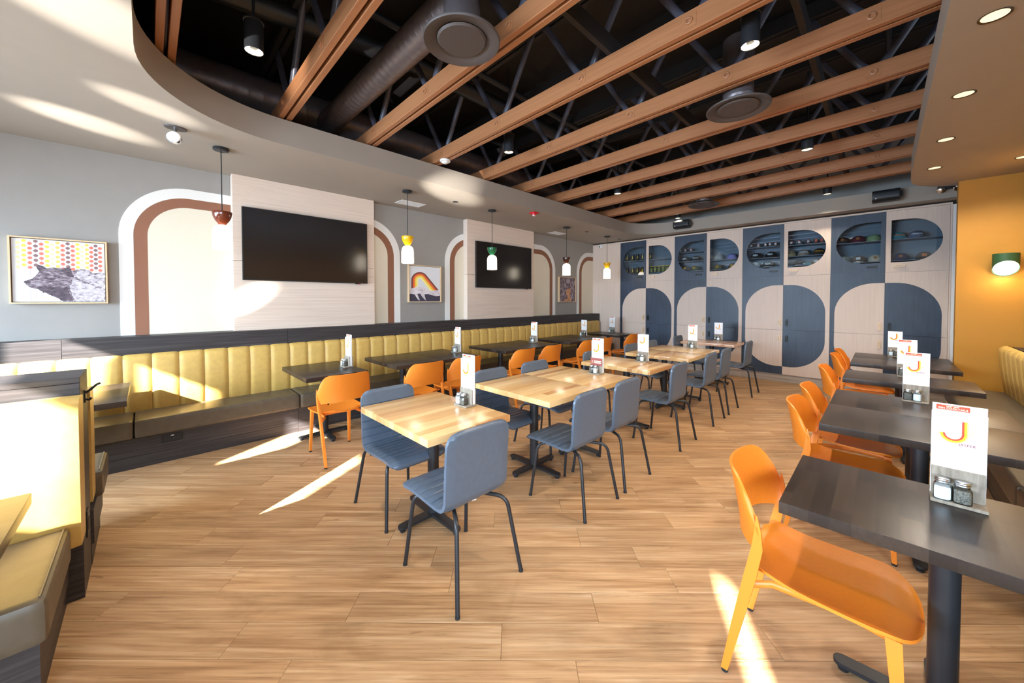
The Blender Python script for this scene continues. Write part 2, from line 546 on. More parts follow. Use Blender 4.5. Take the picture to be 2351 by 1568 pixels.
# window wall behind the camera: bright transoms over lowered blinds
TRANSOM = [(-3.70, -3.36), (-3.20, -2.90), (-2.18, -1.86), (-1.62, -0.74)]
SLOT = (2.565, 2.742, 3.06, 3.525)  # unseen opening, added and sized to let in a narrow sun streak
holes = [[(a - 0.02, 2.38), (b + 0.10, 2.38), (b + 0.10, 3.055), (a - 0.02, 3.055)] for a, b in TRANSOM]
holes.append([(SLOT[0], SLOT[2]), (SLOT[1], SLOT[2]), (SLOT[1], SLOT[3]), (SLOT[0], SLOT[3])])
lower = [(-5.1, -3.2), (-3.0, -1.1), (0.3, 1.9), (2.1, 3.7)]
holes += [[(a, 0.55), (b, 0.55), (b, 2.3), (a, 2.3)] for a, b in lower]
wf = MB().prism([(XL - 0.2, 0), (4.2, 0), (4.2, 4.3), (XL - 0.2, 4.3)], 'y', -3.64, -3.50, holes=holes)
struct(wf.build('wall_front', wall_paint))
wi = 1
for h in holes:
    x0, x1 = min(p[0] for p in h), max(p[0] for p in h)
    z0, z1 = min(p[1] for p in h), max(p[1] for p in h)
    w = MB()
    f = 0.02
    w.box(x0, x1, -3.62, -3.56, z0, z0 + f).box(x0, x1, -3.62, -3.56, z1 - f, z1).box(x0, x0 + f, -3.62, -3.56, z0, z1).box(x1 - f, x1, -3.62, -3.56, z0, z1)
    wo = struct(w.build('window_%d' % wi, black_steel))
    MB().box(x0 + f, x1 - f, -3.595, -3.590, z0 + f, z1 - f).build('pane', window_glass, wo)
    if z0 < 1:
        MB().box(x0 - 0.02, x1 + 0.02, -3.47, -3.465, z0 - 0.03, z1 + 0.05).build('roller_blind', blind_fabric, wo)
    wi += 1

# dropped soffit with the curved opening
opening = ([(0.21, -0.03), (0.21, 6.32), (0.222, 6.70), (0.246, 6.88), (0.305, 7.04), (0.40, 7.17), (0.52, 7.28), (0.66, 7.36), (0.9, 7.40), (1.7, 7.40), (1.7, 8.15)]
           + [(-3.20, 8.15)] + arc(-3.20, 7.37, 0.78, 90, 180, 14)[1:]
           + arc(-3.02, 0.93, 0.96, 180, 270, 18)[0:])
sof = MB().prism([(XL - 0.1, -3.30), (1.2, -3.30), (1.2, -2.50), (4.1, -2.50), (4.1, 8.85), (XL - 0.1, 8.85)], 'z', ZS, 3.235, holes=[opening])  # outer corner cut back so the slot's sun streak gets under
so = struct(sof.build('ceiling_soffit', soffit_paint, smooth=30))

# painted arches on the wall
def ring(outer, inner):
    return outer + list(reversed(inner))
def arch_path(y0, y1, ztop, r, d, zb=1.182):
    """outline from bottom y0, over the top, to bottom y1, inset by d"""
    q = r - d
    return ([(y0 + d, zb)] + [(y, z) for y, z in arc(y0 + r, ztop - r, q, 180, 90, 16)]
            + [(y, z) for y, z in arc(y1 - r, ztop - r, q, 90, 0, 16)] + [(y1 - d, zb)])
for y0, y1 in ((-0.19, 2.87), (3.72, 6.81), (7.67, 10.8)):
    t = 0.55
    a0, a1, a2 = arch_path(y0, y1, 2.762, t, 0), arch_path(y0, y1, 2.762, t, 0.105), arch_path(y0, y1, 2.762, t, 0.207)
    if y1 > 9:
        cut = lambda path: [(min(y, 8.79), z) for y, z in path]
        a0, a1, a2 = cut(a0), cut(a1), cut(a2)
    for nm, o_, i_, m, dx in (('white_arch_band', a0, a1, white_paint, 0.004), ('brown_arch_band', a1, a2, brown_paint, 0.003)):
        b = MB()
        n = len(o_)
        vs = [(XL + dx, y, z) for y, z in o_] + [(XL + dx, y, z) for y, z in i_] + [(XL - 0.001, y, z) for y, z in o_] + [(XL - 0.001, y, z) for y, z in i_]
        fs = []
        for i in range(n - 1):
            fs += [(i, i + 1, n + i + 1, n + i), (2 * n + i, 2 * n + i + 1, i + 1, i), (n + i, n + i + 1, 3 * n + i + 1, 3 * n + i)]
        b.add(vs, fs).build(nm, m, wall_left)
    MB().prism(a2, 'x', XL - 0.001, XL + 0.002).build('cream_arch_field', cream_paint, wall_left)

# ------------------------------------------------------------------ oak floor, plank by plank
floor = struct(MB().box(XL - 0.1, 4.15, -3.6, 8.85, -0.08, -0.004).build('floor', joint_dark))
PL, PW = 1.22, 0.183
ca = math.cos(PI / 4)
def clip(poly, rect):
    x0, x1, y0, y1 = rect
    for ax, lim, sgn in ((0, x0, 1), (0, x1, -1), (1, y0, 1), (1, y1, -1)):
        out = []
        for i in range(len(poly)):
            p, q = poly[i], poly[(i + 1) % len(poly)]
            a, b = (p[ax] - lim) * sgn, (q[ax] - lim) * sgn
            if a >= 0: out.append(p)
            if (a >= 0) != (b >= 0):
                t = a / (a - b)
                out.append((p[0] + (q[0] - p[0]) * t, p[1] + (q[1] - p[1]) * t))
        poly = out
        if len(poly) < 3: return []
    return poly
RECT = (XL, 4.05, -3.5, 8.78)
rnd = random.Random(11)
planks = []
for row in range(-75, 75):
    o = rnd.random() * PL
    for k in range(-12, 12):
        u0, v0 = k * PL + o, row * PW
        uc, vc = u0 + PL / 2, v0 + PW / 2
        cx, cy = -1 + (uc - vc) * ca, 3 + (uc + vc) * ca
        if not (-7 < cx < 5 and -5 < cy < 10): continue
        corners = [(-PL / 2, -PW / 2), (PL / 2, -PW / 2), (PL / 2, PW / 2), (-PL / 2, PW / 2)]
        w = [(cx + (a - b) * ca, cy + (a + b) * ca) for a, b in corners]
        c = clip(w, RECT)
        if len(c) < 3: continue
        full = len(c) == 4 and all(abs(c[i][0] - w[i][0]) < 1e-6 for i in range(4))
        loc = [((x - cx) * ca + (y - cy) * ca, -(x - cx) * ca + (y - cy) * ca) for x, y in c]
        # depth along the view and visibility
        d = (cx * fwd.x + cy * fwd.y)
        s = (cx * rgt.x + cy * rgt.y)
        vis = d > 0.6 and abs(s) < d * 1.40 + 0.7 and d > 1.2
        planks.append((d if vis else 99 + abs(d), cx, cy, loc, full))
planks.sort(key=lambda p: p[0])
def plank_geo(b, loc, ox=0, oy=0, rot=False):
    g = 0.0007
    n = len(loc)
    mx, my = sum(p[0] for p in loc) / n, sum(p[1] for p in loc) / n
    def ins(p, e):
        l = math.hypot(p[0] - mx, p[1] - my) or 1
        return (p[0] - e * (1 if p[0] > mx else -1), p[1] - e * (1 if p[1] > my else -1))
    lo = [ins(p, g) for p in loc]
    hi = [ins(p, g + 0.0016) for p in loc]
    tr = (lambda p: (p[0] + (ox + oy) * ca, p[1] + (oy - ox) * ca)) if rot else (lambda p: p)
    vs = [(*tr(p), -0.004) for p in lo] + [(*tr(p), -0.0012) for p in lo] + [(*tr(p), 0.0) for p in hi]
    fs = [tuple(range(2 * n, 3 * n))]
    for i in range(n):
        j = (i + 1) % n
        fs += [(i, j, n + j, n + i), (n + i, n + j, 2 * n + j, 2 * n + i)]
    b.add(vs, fs)
full_me = None
rest = MB()
cnt = 0
for d, cx, cy, loc, full in planks:
    if cnt < 292 and d < 50:
        if full:
            if full_me is None:
                b = MB(); plank_geo(b, [(-PL / 2, -PW / 2), (PL / 2, -PW / 2), (PL / 2, PW / 2), (-PL / 2, PW / 2)])
                full_me = b.mesh('plank', oak)
            me = full_me
        else:
            b = MB(); plank_geo(b, loc); me = b.mesh('plank', oak)
        obj('plank', me, floor, (cx, cy, 0), PI / 4)
        cnt += 1
    else:
        plank_geo(rest, loc, cx, cy, True)
ro = rest.build('outer_planks', oak, floor)
ro.rotation_euler = (0, 0, PI / 4)
ro['kind'] = 'stuff'

# ------------------------------------------------------------------ open ceiling: joists, ducts, pipes
JY = [0.065 + 0.835 * k for k in range(10)]
def zb(x): return 3.25 + 0.022 * (x + 4)
JX0, JX1 = -5.3, 1.6
PIN = [-3.83, -2.81, -1.78, -0.93, -0.08, 0.92]
JH, JD = 0.138, 0.86
ang = math.atan(0.022)
def joist_parts(root):
    for nm, z0 in (('bottom_chord_board', 0.0), ('top_chord_board', JD - JH)):
        for y0 in (0.0, 0.066):
            b = MB()
            vs = []
            for x in (JX0, JX1):
                for y in (y0, y0 + 0.044):
                    for z in (zb(x) + z0, zb(x) + z0 + JH):
                        vs.append((x, y, z))
            b.add(vs, [(0, 1, 3, 2), (4, 6, 7, 5), (0, 4, 5, 1), (2, 3, 7, 6), (0, 2, 6, 4), (1, 5, 7, 3)])
            b.build(nm, joist_wood if z0 == 0 else black_paint, root, bevel=0.003, seg=1)
    for i, x in enumerate(PIN):
        zc = zb(x) + JH / 2
        MB().lathe([(0.0, 0.055), (0.013, 0.055), (0.013, -0.011), (0.017, -0.013), (0.025, -0.010), (0.025, 0.122), (0.020, 0.124), (0.0, 0.124)], 14, (x, 0, zc), axis='y').build('pin', joist_wood, root, smooth=40)
        MB().box(x - 0.045, x + 0.045, -0.0025, 0.001, zc - 0.045, zc + 0.045).build('pin_plate', joist_wood, root)
        for sgn in (-1, 1):
            xt = x + sgn * 0.46
            if not JX0 < xt < JX1: continue
            za, zt = zc, zb(xt) + JD - JH / 2
            P0, P1 = Vector((x + sgn * 0.012, 0.055, za)), Vector((xt, 0.055, zt))
            dv = (P1 - P0)
            b = MB()
            pts = [P0, P0 + dv * 0.06, P0 + dv * 0.16, P0 + dv * 0.84, P0 + dv * 0.94, P1]
            # flattened ends
            rings = []
            for t, (ka, kb) in zip(pts, ((0.040, 0.010), (0.039, 0.012), (0.027, 0.027), (0.027, 0.027), (0.039, 0.012), (0.040, 0.010))):
                u = dv.cross(Vector((0, 1, 0))).normalized()
                rings.append([t + u * math.cos(2 * PI * j / 10) * ka + Vector((0, 1, 0)) * math.sin(2 * PI * j / 10) * kb for j in range(10)])
            vs = [v for r_ in rings for v in r_]
            fs = [(i2 * 10 + j, i2 * 10 + (j + 1) % 10, (i2 + 1) * 10 + (j + 1) % 10, (i2 + 1) * 10 + j) for i2 in range(5) for j in range(10)]
            b.add(vs, fs).build('web_tube', web_paint, root, smooth=60)
ORD = ['first', 'second', 'third', 'fourth', 'fifth', 'sixth', 'seventh', 'eighth', 'ninth', 'tenth']
j0 = thing('truss_joist', 'first brown open-web joist, running straight above the booth end of the curved soffit', 'joist', (0, JY[0], 0), 0, 'brown open-web ceiling joists')
joist_parts(j0)
for k in range(1, 10):
    extra = {1: 'crossing past the round duct branch', 2: 'just behind the large round diffuser and duct branch', 3: 'with the white sensor at its soffit end', 9: 'last one beside the cabinet wall soffit'}.get(k, 'counted from the booths to the cabinets')
    dup(j0, (0, JY[k], 0), None, '%s brown open-web ceiling joist, %s' % (ORD[k], extra))
# black strongbacks across the joists
for x, y0, y1, lab in ((-1.52, -0.9, 8.1, 'black timber bridging running across the joists above the centre tables'), (-0.43, -0.9, 8.1, 'black timber bridging running across the joists near the downlight soffit')):
    t = MB().box(x - 0.02, x + 0.02, y0, y1, zb(x) + JH + 0.002, zb(x) + JH + 0.14)
    tag(t.build('bridging_board', black_paint, bevel=0.003, seg=1), lab, 'bridging', 'black ceiling bridging')
# spiral ducts
def duct_mesh(p0, p1, r, pitch=0.13):
    p0, p1 = Vector(p0), Vector(p1)
    L_ = (p1 - p0).length
    n = int(L_ / pitch)
    path, rad = [], []
    for i in range(n):
        for f_, k in ((0.0, 1.0), (0.80, 1.0), (0.90, 1.014), (0.97, 1.0)):
            path.append(p0 + (p1 - p0) * ((i + f_) / n)); rad.append(r * k)
    path.append(p1); rad.append(r)
    return MB().tube(path, rad, 24)
d1 = thing('spiral_duct', 'long black spiral duct running behind the curved soffit edge', 'duct', (0, 0, 0), 0, 'black spiral ducts')
duct_mesh((-4.62, -1.2, 3.66), (-4.62, 8.6, 3.66), 0.19).build('main_pipe', duct_metal, d1, smooth=50)
duct_mesh((-4.60, 1.50, 3.55), (-2.05, 1.47, 3.50), 0.118, 0.075).build('branch_pipe', duct_metal, d1, smooth=50)
el = MB().tube([(-2.08, 1.47, 3.50), (-1.99, 1.47, 3.495), (-1.945, 1.47, 3.46), (-1.936, 1.47, 3.40), (-1.936, 1.468, 3.24)], 0.118, 24)
el.build('elbow', duct_metal, d1, smooth=50)
def diffuser(x, y, z, r, label, neck_top):
    t = thing('round_diffuser', label, 'air diffuser', (x, y, z), 0, 'round ceiling diffusers')
    MB().lathe([(r * 0.52, 0.05), (r * 0.60, 0.045), (r * 0.66, 0.02), (r * 0.98, 0.0), (r, 0.006), (r, 0.014), (r * 0.97, 0.016), (r * 0.62, 0.06), (r * 0.52, 0.06)], 48).build('outer_ring', grille_paint, t, smooth=50)
    MB().lathe([(0, 0.004), (r * 0.60, 0.006), (r * 0.645, 0.018), (r * 0.60, 0.024), (0, 0.022)], 40).build('centre_plate', grille_paint, t, smooth=40)
    MB().lathe([(0.10, 0.055), (0.118, 0.075), (0.122, 0.10), (0.116, 0.105), (0.118, neck_top)], 28).build('neck', duct_metal, t, smooth=40)
    MB().lathe([(0, 0.020), (0.03, 0.022), (0.03, 0.058), (0, 0.058)], 12).build('hub', black_steel, t)
    return t
diffuser(-1.936, 1.468, 3.20, 0.245, 'large round dark diffuser at the end of the branch duct', 0.06)
diffuser(-0.915, 3.68, 3.20, 0.245, 'round dark diffuser on a short neck between joists, next to the downlight soffit', 0.6)
diffuser(-2.25, 7.00, 3.20, 0.245, 'round dark diffuser on a short neck above the speaker by the cabinets', 0.6)
# pipes in the roof space
def pipe(label, pts, r, nm='roof_pipe'):
    tag(MB().tube(pts, r, 12).build(nm, black_steel, smooth=50), label, 'pipe', 'black pipes in the roof space')
pipe('thick black pipe crossing beneath the roof deck behind the cylinder spotlight', [(-3.9, -0.9, 3.95), (-3.4, 2.0, 3.95), (-3.4, 8.4, 3.95)], 0.085)
pipe('thin black sprinkler pipe beside the thick roof pipe', [(-3.1, -0.9, 3.98), (-3.1, 8.4, 3.98)], 0.032)
pipe('black conduit along the joist tops near the downlight soffit', [(0.0, -0.9, 4.02), (0.0, 8.4, 4.02)], 0.02)

# ------------------------------------------------------------------ banquette, ledge, wall panels
CH = 0.2035
CHY = [1.25 + CH * k for k in range(-18, 35)]       # channel seams
CHEND = 8.32
def channel_back(root, seams, end, x_front, z0, z1, depth, sgn, mat, axis='y', name='back_channel', lean=0.0):
    """upholstered vertical channels; sgn=+1 faces +x, -1 faces -x"""
    for a, b in zip(seams, seams[1:] + [end]):
        m = MB()
        n, w = 11, b - a
        rows = [(z0, 0.0), (z0 + 0.02, 0.012), ((z0 + z1) / 2, 0.020), (z1 - 0.07, 0.016), (z1 - 0.03, 0.004), (z1 - 0.008, -0.022), (z1, -0.05), (z1 - 0.01, -depth)]
        vs = []
        for z, puff in rows:
            ln = lean * (z - z0)
            for i in range(n):
                t = i / (n - 1)
                bul = max(0.0, 1 - abs(2 * t - 1) ** 6)
                y = a + w * (0.004 + 0.992 * t)
                dx = puff - 0.012 + 0.014 * bul
                zz = z - (0.004 * (1 - bul) if z > z1 - 0.04 else 0)
                vs.append((x_front + sgn * (dx - ln), y, zz))
        for z in (z0, z1 - 0.02):
            for i in (0, n - 1):
                vs.append((x_front - sgn * depth, a + w * (0.004 if i == 0 else 0.996), z))
        fs = []
        for r in range(len(rows) - 1):
            for i in range(n - 1):
                fs.append((r * n + i, r * n + i + 1, (r + 1) * n + i + 1, (r + 1) * n + i))
        L0 = len(rows) * n
        fs.append(tuple([r * n for r in range(len(rows))] + [L0]))
        fs.append(tuple([r * n + n - 1 for r in reversed(range(len(rows)))] + [L0 + 1]))
        tl, tr_ = (len(rows) - 1) * n, len(rows) * n - 1
        fs.append((L0, L0 + 1, tr_, tl))
        fs.append(tuple([i for i in range(n)] + [L0 + 1, L0]))
        m.add(vs, fs).build(name, mat, root, smooth=50)

bq = thing('banquette', 'long mustard and olive vinyl banquette with vertical channels along the arched wall', 'banquette', (0, 0, 0))
channel_back(bq, CHY, CHEND, -5.165, 0.43, 1.01, 0.055, 1, yellow_vinyl)
def cushion(root, x0, x1, y0, y1, z0, z1, mat, name='seat_cushion', r=0.035):
    m = MB().box(x0, x1, y0, y1, z0, z1)
    o = m.build(name, mat, root, bevel=r, seg=4)
    return o
SEATS = [-2.55, -0.10, 1.25, 3.67, 6.1, 8.32]
for a, b in zip(SEATS, SEATS[1:]):
    cushion(bq, -5.19, -4.745, a + 0.003, b - 0.003, 0.285, 0.448, olive_vinyl)
BASES = [-2.55, -0.55, 1.24, 3.67, 6.1, 8.34]
for a, b in zip(BASES, BASES[1:]):
    MB().box(-5.2, -4.80, a + 0.0015, b - 0.0015, 0.11, 0.283).build('base_panel', dark_lam, bq)
    MB().box(-5.2, -4.795, a + 0.001, b - 0.001, 0.0, 0.109).build('kick_board', dark_lam, bq)

lg = thing('ledge', 'dark ash ledge panelling standing above the mustard banquette back', 'ledge', (0, 0, 0))
for a, b in zip([-2.55, -0.55, 1.24, 3.67, 6.1], [-0.55, 1.24, 3.67, 6.1, 8.39]):
    MB().box(-5.222, -5.203, a + 0.0015, b - 0.0015, 0.985, 1.180).build('front_panel', dark_lam, lg)
    MB().box(XL + 0.006, -5.2225, a + 0.001, b - 0.001, 1.152, 1.180).build('top_panel', dark_lam, lg)

for y0, y1, lab in ((0.718, 2.398, 'pale wood wall panelling behind the larger television by the bear picture'), (4.122, 5.925, 'pale wood wall panelling behind the television with the green pendant')):
    t = thing('wall_panelling', lab, 'panelling', (0, 0, 0), 0, 'television panelling')
    MB().box(XL + 0.006, -5.30, y0, y1, 1.181, 2.000).build('lower_panel', light_lam, t, bevel=0.002, seg=1)
    MB().box(XL + 0.006, -5.30, y0, y1, 2.004, ZS - 0.001).build('upper_panel', light_lam, t, bevel=0.002, seg=1)
def tv(y0, y1, z0, z1, lab):
    t = thing('tv', lab, 'television', (0, 0, 0), 0, 'wall televisions')
    MB().box(-5.285, -5.252, y0, y1, z0, z1).build('housing', black_plastic, t, bevel=0.004, seg=2)
    b = MB()
    b.prism(rounded(y0, y1, z0, z1, 0.004, 2), 'x', -5.252, -5.246, holes=[rounded(y0 + 0.010, y1 - 0.010, z0 + 0.014, z1 - 0.010, 0.003, 2)])
    b.build('bezel', black_plastic, t)
    MB().box(-5.252, -5.249, y0 + 0.009, y1 - 0.009, z0 + 0.013, z1 - 0.009).build('screen', screen_black, t)
    MB().box(-5.262, -5.250, y1 - 0.17, y1 - 0.10, z0 - 0.012, z0).build('sensor_tab', black_plastic, t)
    MB().box(-5.2495, -5.248, y1 - 0.135, y1 - 0.115, z0 - 0.010, z0 - 0.003).build('standby_light', red_plastic, t)
    MB().box(-5.299, -5.285, (y0 + y1) / 2 - 0.25, (y0 + y1) / 2 + 0.25, (z0 + z1) / 2 - 0.2, (z0 + z1) / 2 + 0.2).build('wall_bracket', black_steel, t)
tv(0.80, 2.27, 1.775, 2.630, 'larger black flat television on pale panelling near the brown pendant')
tv(4.295, 5.79, 1.768, 2.622, 'black flat television behind the green capped pendant')

# ------------------------------------------------------------------ pictures
def frame_box(t, y0, y1, z0, z1, d=0.055, w=0.012):
    xb, xf = XL + 0.001, XL + d
    b = MB()
    b.prism([(y0, z0), (y1, z0), (y1, z1), (y0, z1)], 'x', xb, xf, holes=[[(y0 + w, z0 + w), (y1 - w, z0 + w), (y1 - w, z1 - w), (y0 + w, z1 - w)]])
    b.build('frame', frame_wood, t)
    MB().box(xb, xf - 0.016, y0 + w + 0.006, y1 - w - 0.006, z0 + w + 0.006, z1 - w - 0.006).build('canvas', canvas_mat, t)
    return xf - 0.016, y0 + w + 0.006, y1 - w - 0.006, z0 + w + 0.006, z1 - w - 0.006
canvas_mat = plain('print_white', srgb(222, 222, 226), 0.6)
fur = streaky('print_bear_fur', [(0.32, srgb(70, 58, 66)), (0.5, srgb(122, 106, 114)), (0.68, srgb(184, 172, 178))], (10, 30, 70), 0.7, 0, bump=0)
fur_dark = streaky('print_bear_dark', [(0.3, srgb(54, 44, 52)), (0.7, srgb(112, 96, 104))], (10, 30, 70), 0.7, 0, bump=0)
fur_light = streaky('print_bear_light', [(0.30, srgb(86, 72, 80)), (0.44, srgb(180, 168, 174)), (0.7, srgb(220, 214, 218))], (10, 30, 50), 0.7, 0, bump=0)
DOT = {'y': plain('print_dot_yellow', srgb(246, 206, 84), 0.6), 'p': plain('print_dot_pale', srgb(236, 228, 164), 0.6), 'r': plain('print_dot_red', srgb(238, 116, 96), 0.6),
       'b': plain('print_dot_brown', srgb(136, 102, 100), 0.6), 'o': plain('print_dot_amber', srgb(240, 192, 98), 0.6)}
p1 = thing('framed_print', 'framed print of a grey brown bear under strings of yellow and red dots', 'picture', (0, 0, 0))
x, ya, yb_, za, zb_ = frame_box(p1, -0.851, -0.268, 1.510, 2.108)
def UV(u, v, ya=ya, yb_=yb_, za=za, zb_=zb_):
    return (ya + (yb_ - ya) * u, zb_ - (zb_ - za) * v)
def cv(pts):       # points read off the picture, un-skewed into canvas fractions
    out = []
    for X, Y in pts:
        u = (X - 185) / 1705
        top, bot = 195 + 110 * u, 1365 + 5 * u
        out.append((u, (Y - top) / (bot - top)))
    return out
cols = [(200, 'y', 235, 90), (290, 'p', 280, 89), (392, 'y', 245, 89), (494, 'r', 297, 88), (595, 'b', 258, 87), (695, 'r', 311, 87), (795, 'y', 273, 86), (890, 'p', 322, 86), (987, 'o', 287, 86), (1080, 'r', 337, 85), (1175, 'b', 300, 84.5),
        (1268, 'r', 349, 84), (1360, 'y', 315, 83.5), (1448, 'p', 360, 83.5), (1540, 'o', 327, 82), (1627, 'r', 375, 82), (1715, 'b', 340, 81.5), (1801, 'r', 388, 81)]
mats_ = list(DOT.values()); keys = list(DOT)
dm = MB()
sm = MB()
for X, k, Y0, st in cols:
    cnt_ = 6 if k != 'p' else 6
    for i in range(-1 if k == 'r' else 0, cnt_):
        (u, v), = cv([(X, Y0 + st * i)])
        if not 0.02 < u < 0.99 or v < 0.022: continue
        y, z = UV(u, v)
        dm.flat([(y + 0.0135 * math.cos(a * PI / 9), z + 0.0135 * math.sin(a * PI / 9)) for a in range(18)], 'x', x + 0.0006, keys.index(k))
    if k in 'rb':
        (u, _), = cv([(X, 600)])
        y, _ = UV(u, 0)
        sm.box(x, x + 0.0003, y - 0.0006, y + 0.0006, za + 0.004, zb_ - 0.004)
sm.build('dot_strings', DOT['b'], p1)
dm.build('dot_pattern', mats_, p1, fix=False)
def jag(pts, amp, rng=random.Random(5)):
    out = []
    for a, b in zip(pts, pts[1:] + pts[:1]):
        n = max(1, int(math.dist(a, b) / 26))
        for i in range(n):
            t = i / n
            edge = min(1885, max(190, a[0] + (b[0] - a[0]) * t))
            out.append((edge + (rng.uniform(-amp, amp) if i else 0), min(1364, a[1] + (b[1] - a[1]) * t + (rng.uniform(-amp, amp) if i else 0))))
    return out
def shape(pts, mat, nm, dz, par=p1, f=cv, uv=UV, xx=x):
    MB().prism([uv(*q) for q in f(pts)], 'x', xx, xx + dz).build(nm, mat, par)
body = [(1885, 850), (1800, 830), (1650, 850), (1560, 790), (1450, 770), (1330, 780), (1235, 800), (1100, 760), (1000, 745), (860, 735), (760, 765), (660, 800), (620, 850), (575, 900), (500, 950), (430, 975), (385, 985), (378, 1005), (400, 1030), (425, 1060), (500, 1110), (600, 1130), (700, 1180), (860, 1260), (1000, 1320), (1070, 1364), (1885, 1366)]
shape(jag(body, 5), fur, 'bear_shape', 0.0010)
shape(jag([(1885, 870), (1800, 850), (1650, 870), (1560, 800), (1330, 800), (1280, 900), (1500, 1000), (1885, 1140)], 22), fur_light, 'bear_back', 0.0014)
shape(jag([(1260, 930), (1400, 990), (1885, 1150), (1885, 1364), (1300, 1364), (1230, 1250), (1195, 1100)], 22), fur_light, 'bear_shoulder', 0.0016)
shape([(650, 805), (610, 760), (600, 715), (640, 690), (720, 715), (790, 765), (700, 780)], fur_dark, 'bear_ear', 0.0018)
shape([(1280, 920), (1180, 910), (1100, 840), (1010, 800), (1100, 745), (1190, 735), (1230, 770), (1235, 840)], fur_dark, 'bear_ear', 0.0018)
shape([(380, 1000), (430, 978), (500, 1000), (480, 1025), (420, 1030)], fur_dark, 'bear_nose', 0.0018)
shape([(720, 920), (770, 905), (810, 935), (770, 950), (735, 945)], fur_dark, 'bear_eye', 0.0018)
shape(jag([(600, 1120), (720, 1080), (900, 1100), (1150, 1080), (1250, 1364), (1080, 1364), (1000, 1318), (860, 1258), (700, 1178)], 22), fur_dark, 'bear_throat', 0.0012)

p2 = thing('framed_print', 'framed print of a snowy mountain with a red orange yellow rainbow', 'picture', (0, 0, 0))
x2, ya2, yb2, za2, zb2 = frame_box(p2, 2.995, 3.612, 1.500, 2.110)
uv2 = lambda u, v: UV(u, v, ya2, yb2, za2, zb2)
def cv2(pts):
    out = []
    for X, Y in pts:
        u = (X - 265) / 900
        top, bot = 270 + 55 * u, 1340
        out.append((u, (Y - top) / (bot - top)))
    return out
RB = [plain('print_rainbow_brown', srgb(128, 70, 62), 0.6), plain('print_rainbow_red', srgb(240, 106, 60), 0.6), plain('print_rainbow_yellow', srgb(248, 200, 70), 0.6), plain('print_rainbow_pale', srgb(250, 238, 150), 0.6)]
for i, m in enumerate(RB):
    def bow(d):
        r = 245 - d
        a = arc(560, 705, r, 180, 316, 16)
        e = (1120 - d * 1.35, 1003 + d * 0.1)
        return [(560 - r, 1000)] + a + [e]
    o_, i_ = bow(48 * i), bow(48 * (i + 1))
    shape(o_ + list(reversed(i_)), m, 'rainbow_band', 0.0008, p2, cv2, uv2, x2)
snow = streaky('print_snow', [(0.3, srgb(178, 164, 168)), (0.5, srgb(224, 214, 216)), (0.7, srgb(240, 234, 236))], (20, 14, 46), 0.7, 0, bump=0)
rock = plain('print_rock', srgb(66, 62, 78), 0.7, noise=0.3, nscale=60)
shape([(266, 1000), (310, 960), (400, 930), (500, 880), (560, 905), (640, 905), (740, 960), (840, 1020), (960, 1040), (1060, 1020), (1164, 990), (1164, 1338), (266, 1338)], snow, 'mountain', 0.0012, p2, cv2, uv2, x2)
shape([(266, 1110), (400, 1130), (500, 1290), (560, 1320), (480, 1120), (560, 1110), (640, 1230), (730, 1320), (690, 1130), (780, 1120), (1040, 1190), (1164, 1170), (1164, 1338), (266, 1338)], rock, 'mountain_rocks', 0.0016, p2, cv2, uv2, x2)

p3 = thing('framed_print', 'framed print of a tan animal among tangled grey woodland', 'picture', (0, 0, 0))
x3, ya3, yb3, za3, zb3 = frame_box(p3, 6.905, 7.570, 1.485, 2.085)
uv3 = lambda u, v: UV(u, v, ya3, yb3, za3, zb3)
wood_print = streaky('print_woodland', [(0.35, srgb(70, 56, 62)), (0.5, srgb(120, 104, 112)), (0.65, srgb(184, 172, 180))], (10, 22, 14), 0.7, 0, bump=0)
tan_print = streaky('print_tan', [(0.3, srgb(150, 100, 66)), (0.6, srgb(214, 160, 118)), (0.8, srgb(236, 190, 150))], (20, 30, 30), 0.7, 0, bump=0)
ident = lambda p: p
shape([(0, 0), (1, 0), (1, 1), (0, 1)], wood_print, 'woodland', 0.0006, p3, ident, uv3, x3)
shape([(0.44, 0.50), (0.50, 0.47), (0.62, 0.45), (0.70, 0.47), (0.70, 0.58), (0.66, 0.70), (0.64, 0.78), (0.74, 0.92), (0.74, 0.99), (0.27, 0.99), (0.36, 0.92), (0.48, 0.90), (0.50, 0.78), (0.42, 0.70), (0.42, 0.60)], tan_print, 'animal', 0.0012, p3, ident, uv3, x3)

# ------------------------------------------------------------------ cabinets
CW = 0.6629
CX = [-4.62 + CW * i for i in range(9)]
YF = YB                 # door faces
ZT, ZU, ZM, ZL = 2.945, 1.980, 0.978, 0.148
loop_cache = {}
def handle_mesh(l, mat):
    key = (l, mat.name)
    if key not in loop_cache:
        b = MB()
        b.prism(rounded(-l / 2, l / 2, -0.018, 0.018, 0.017, 4), 'y', -0.030, 0.0, holes=[rounded(-l / 2 + 0.022, l / 2 - 0.022, -0.006, 0.008, 0.004, 3)])
        b.box(-l / 2 + 0.02, l / 2 - 0.02, -0.004, 0.0, -0.012, 0.012)
        loop_cache[key] = b.mesh('handle', mat, smooth=40)
    return loop_cache[key]
def add_handle(par, x, z, vertical, mat):
    o = obj('handle', handle_mesh(0.128, mat), par, (x, YF, z))
    if vertical: o.rotation_euler = (0, PI / 2, 0)
    return o
TH = 0.02
def stadium(x0, x1, side):
    r = (2.80 - 2.135) / 2
    zc = (2.80 + 2.135) / 2
    if side > 0:    # round end toward +x
        return [(x0, 2.135)] + arc(x1 - r, zc, r, -90, 90, 22) + [(x0, 2.80)]
    return [(x1, 2.80)] + arc(x0 + r, zc, r, 90, 270, 22) + [(x1, 2.135)]
AR = 0.5
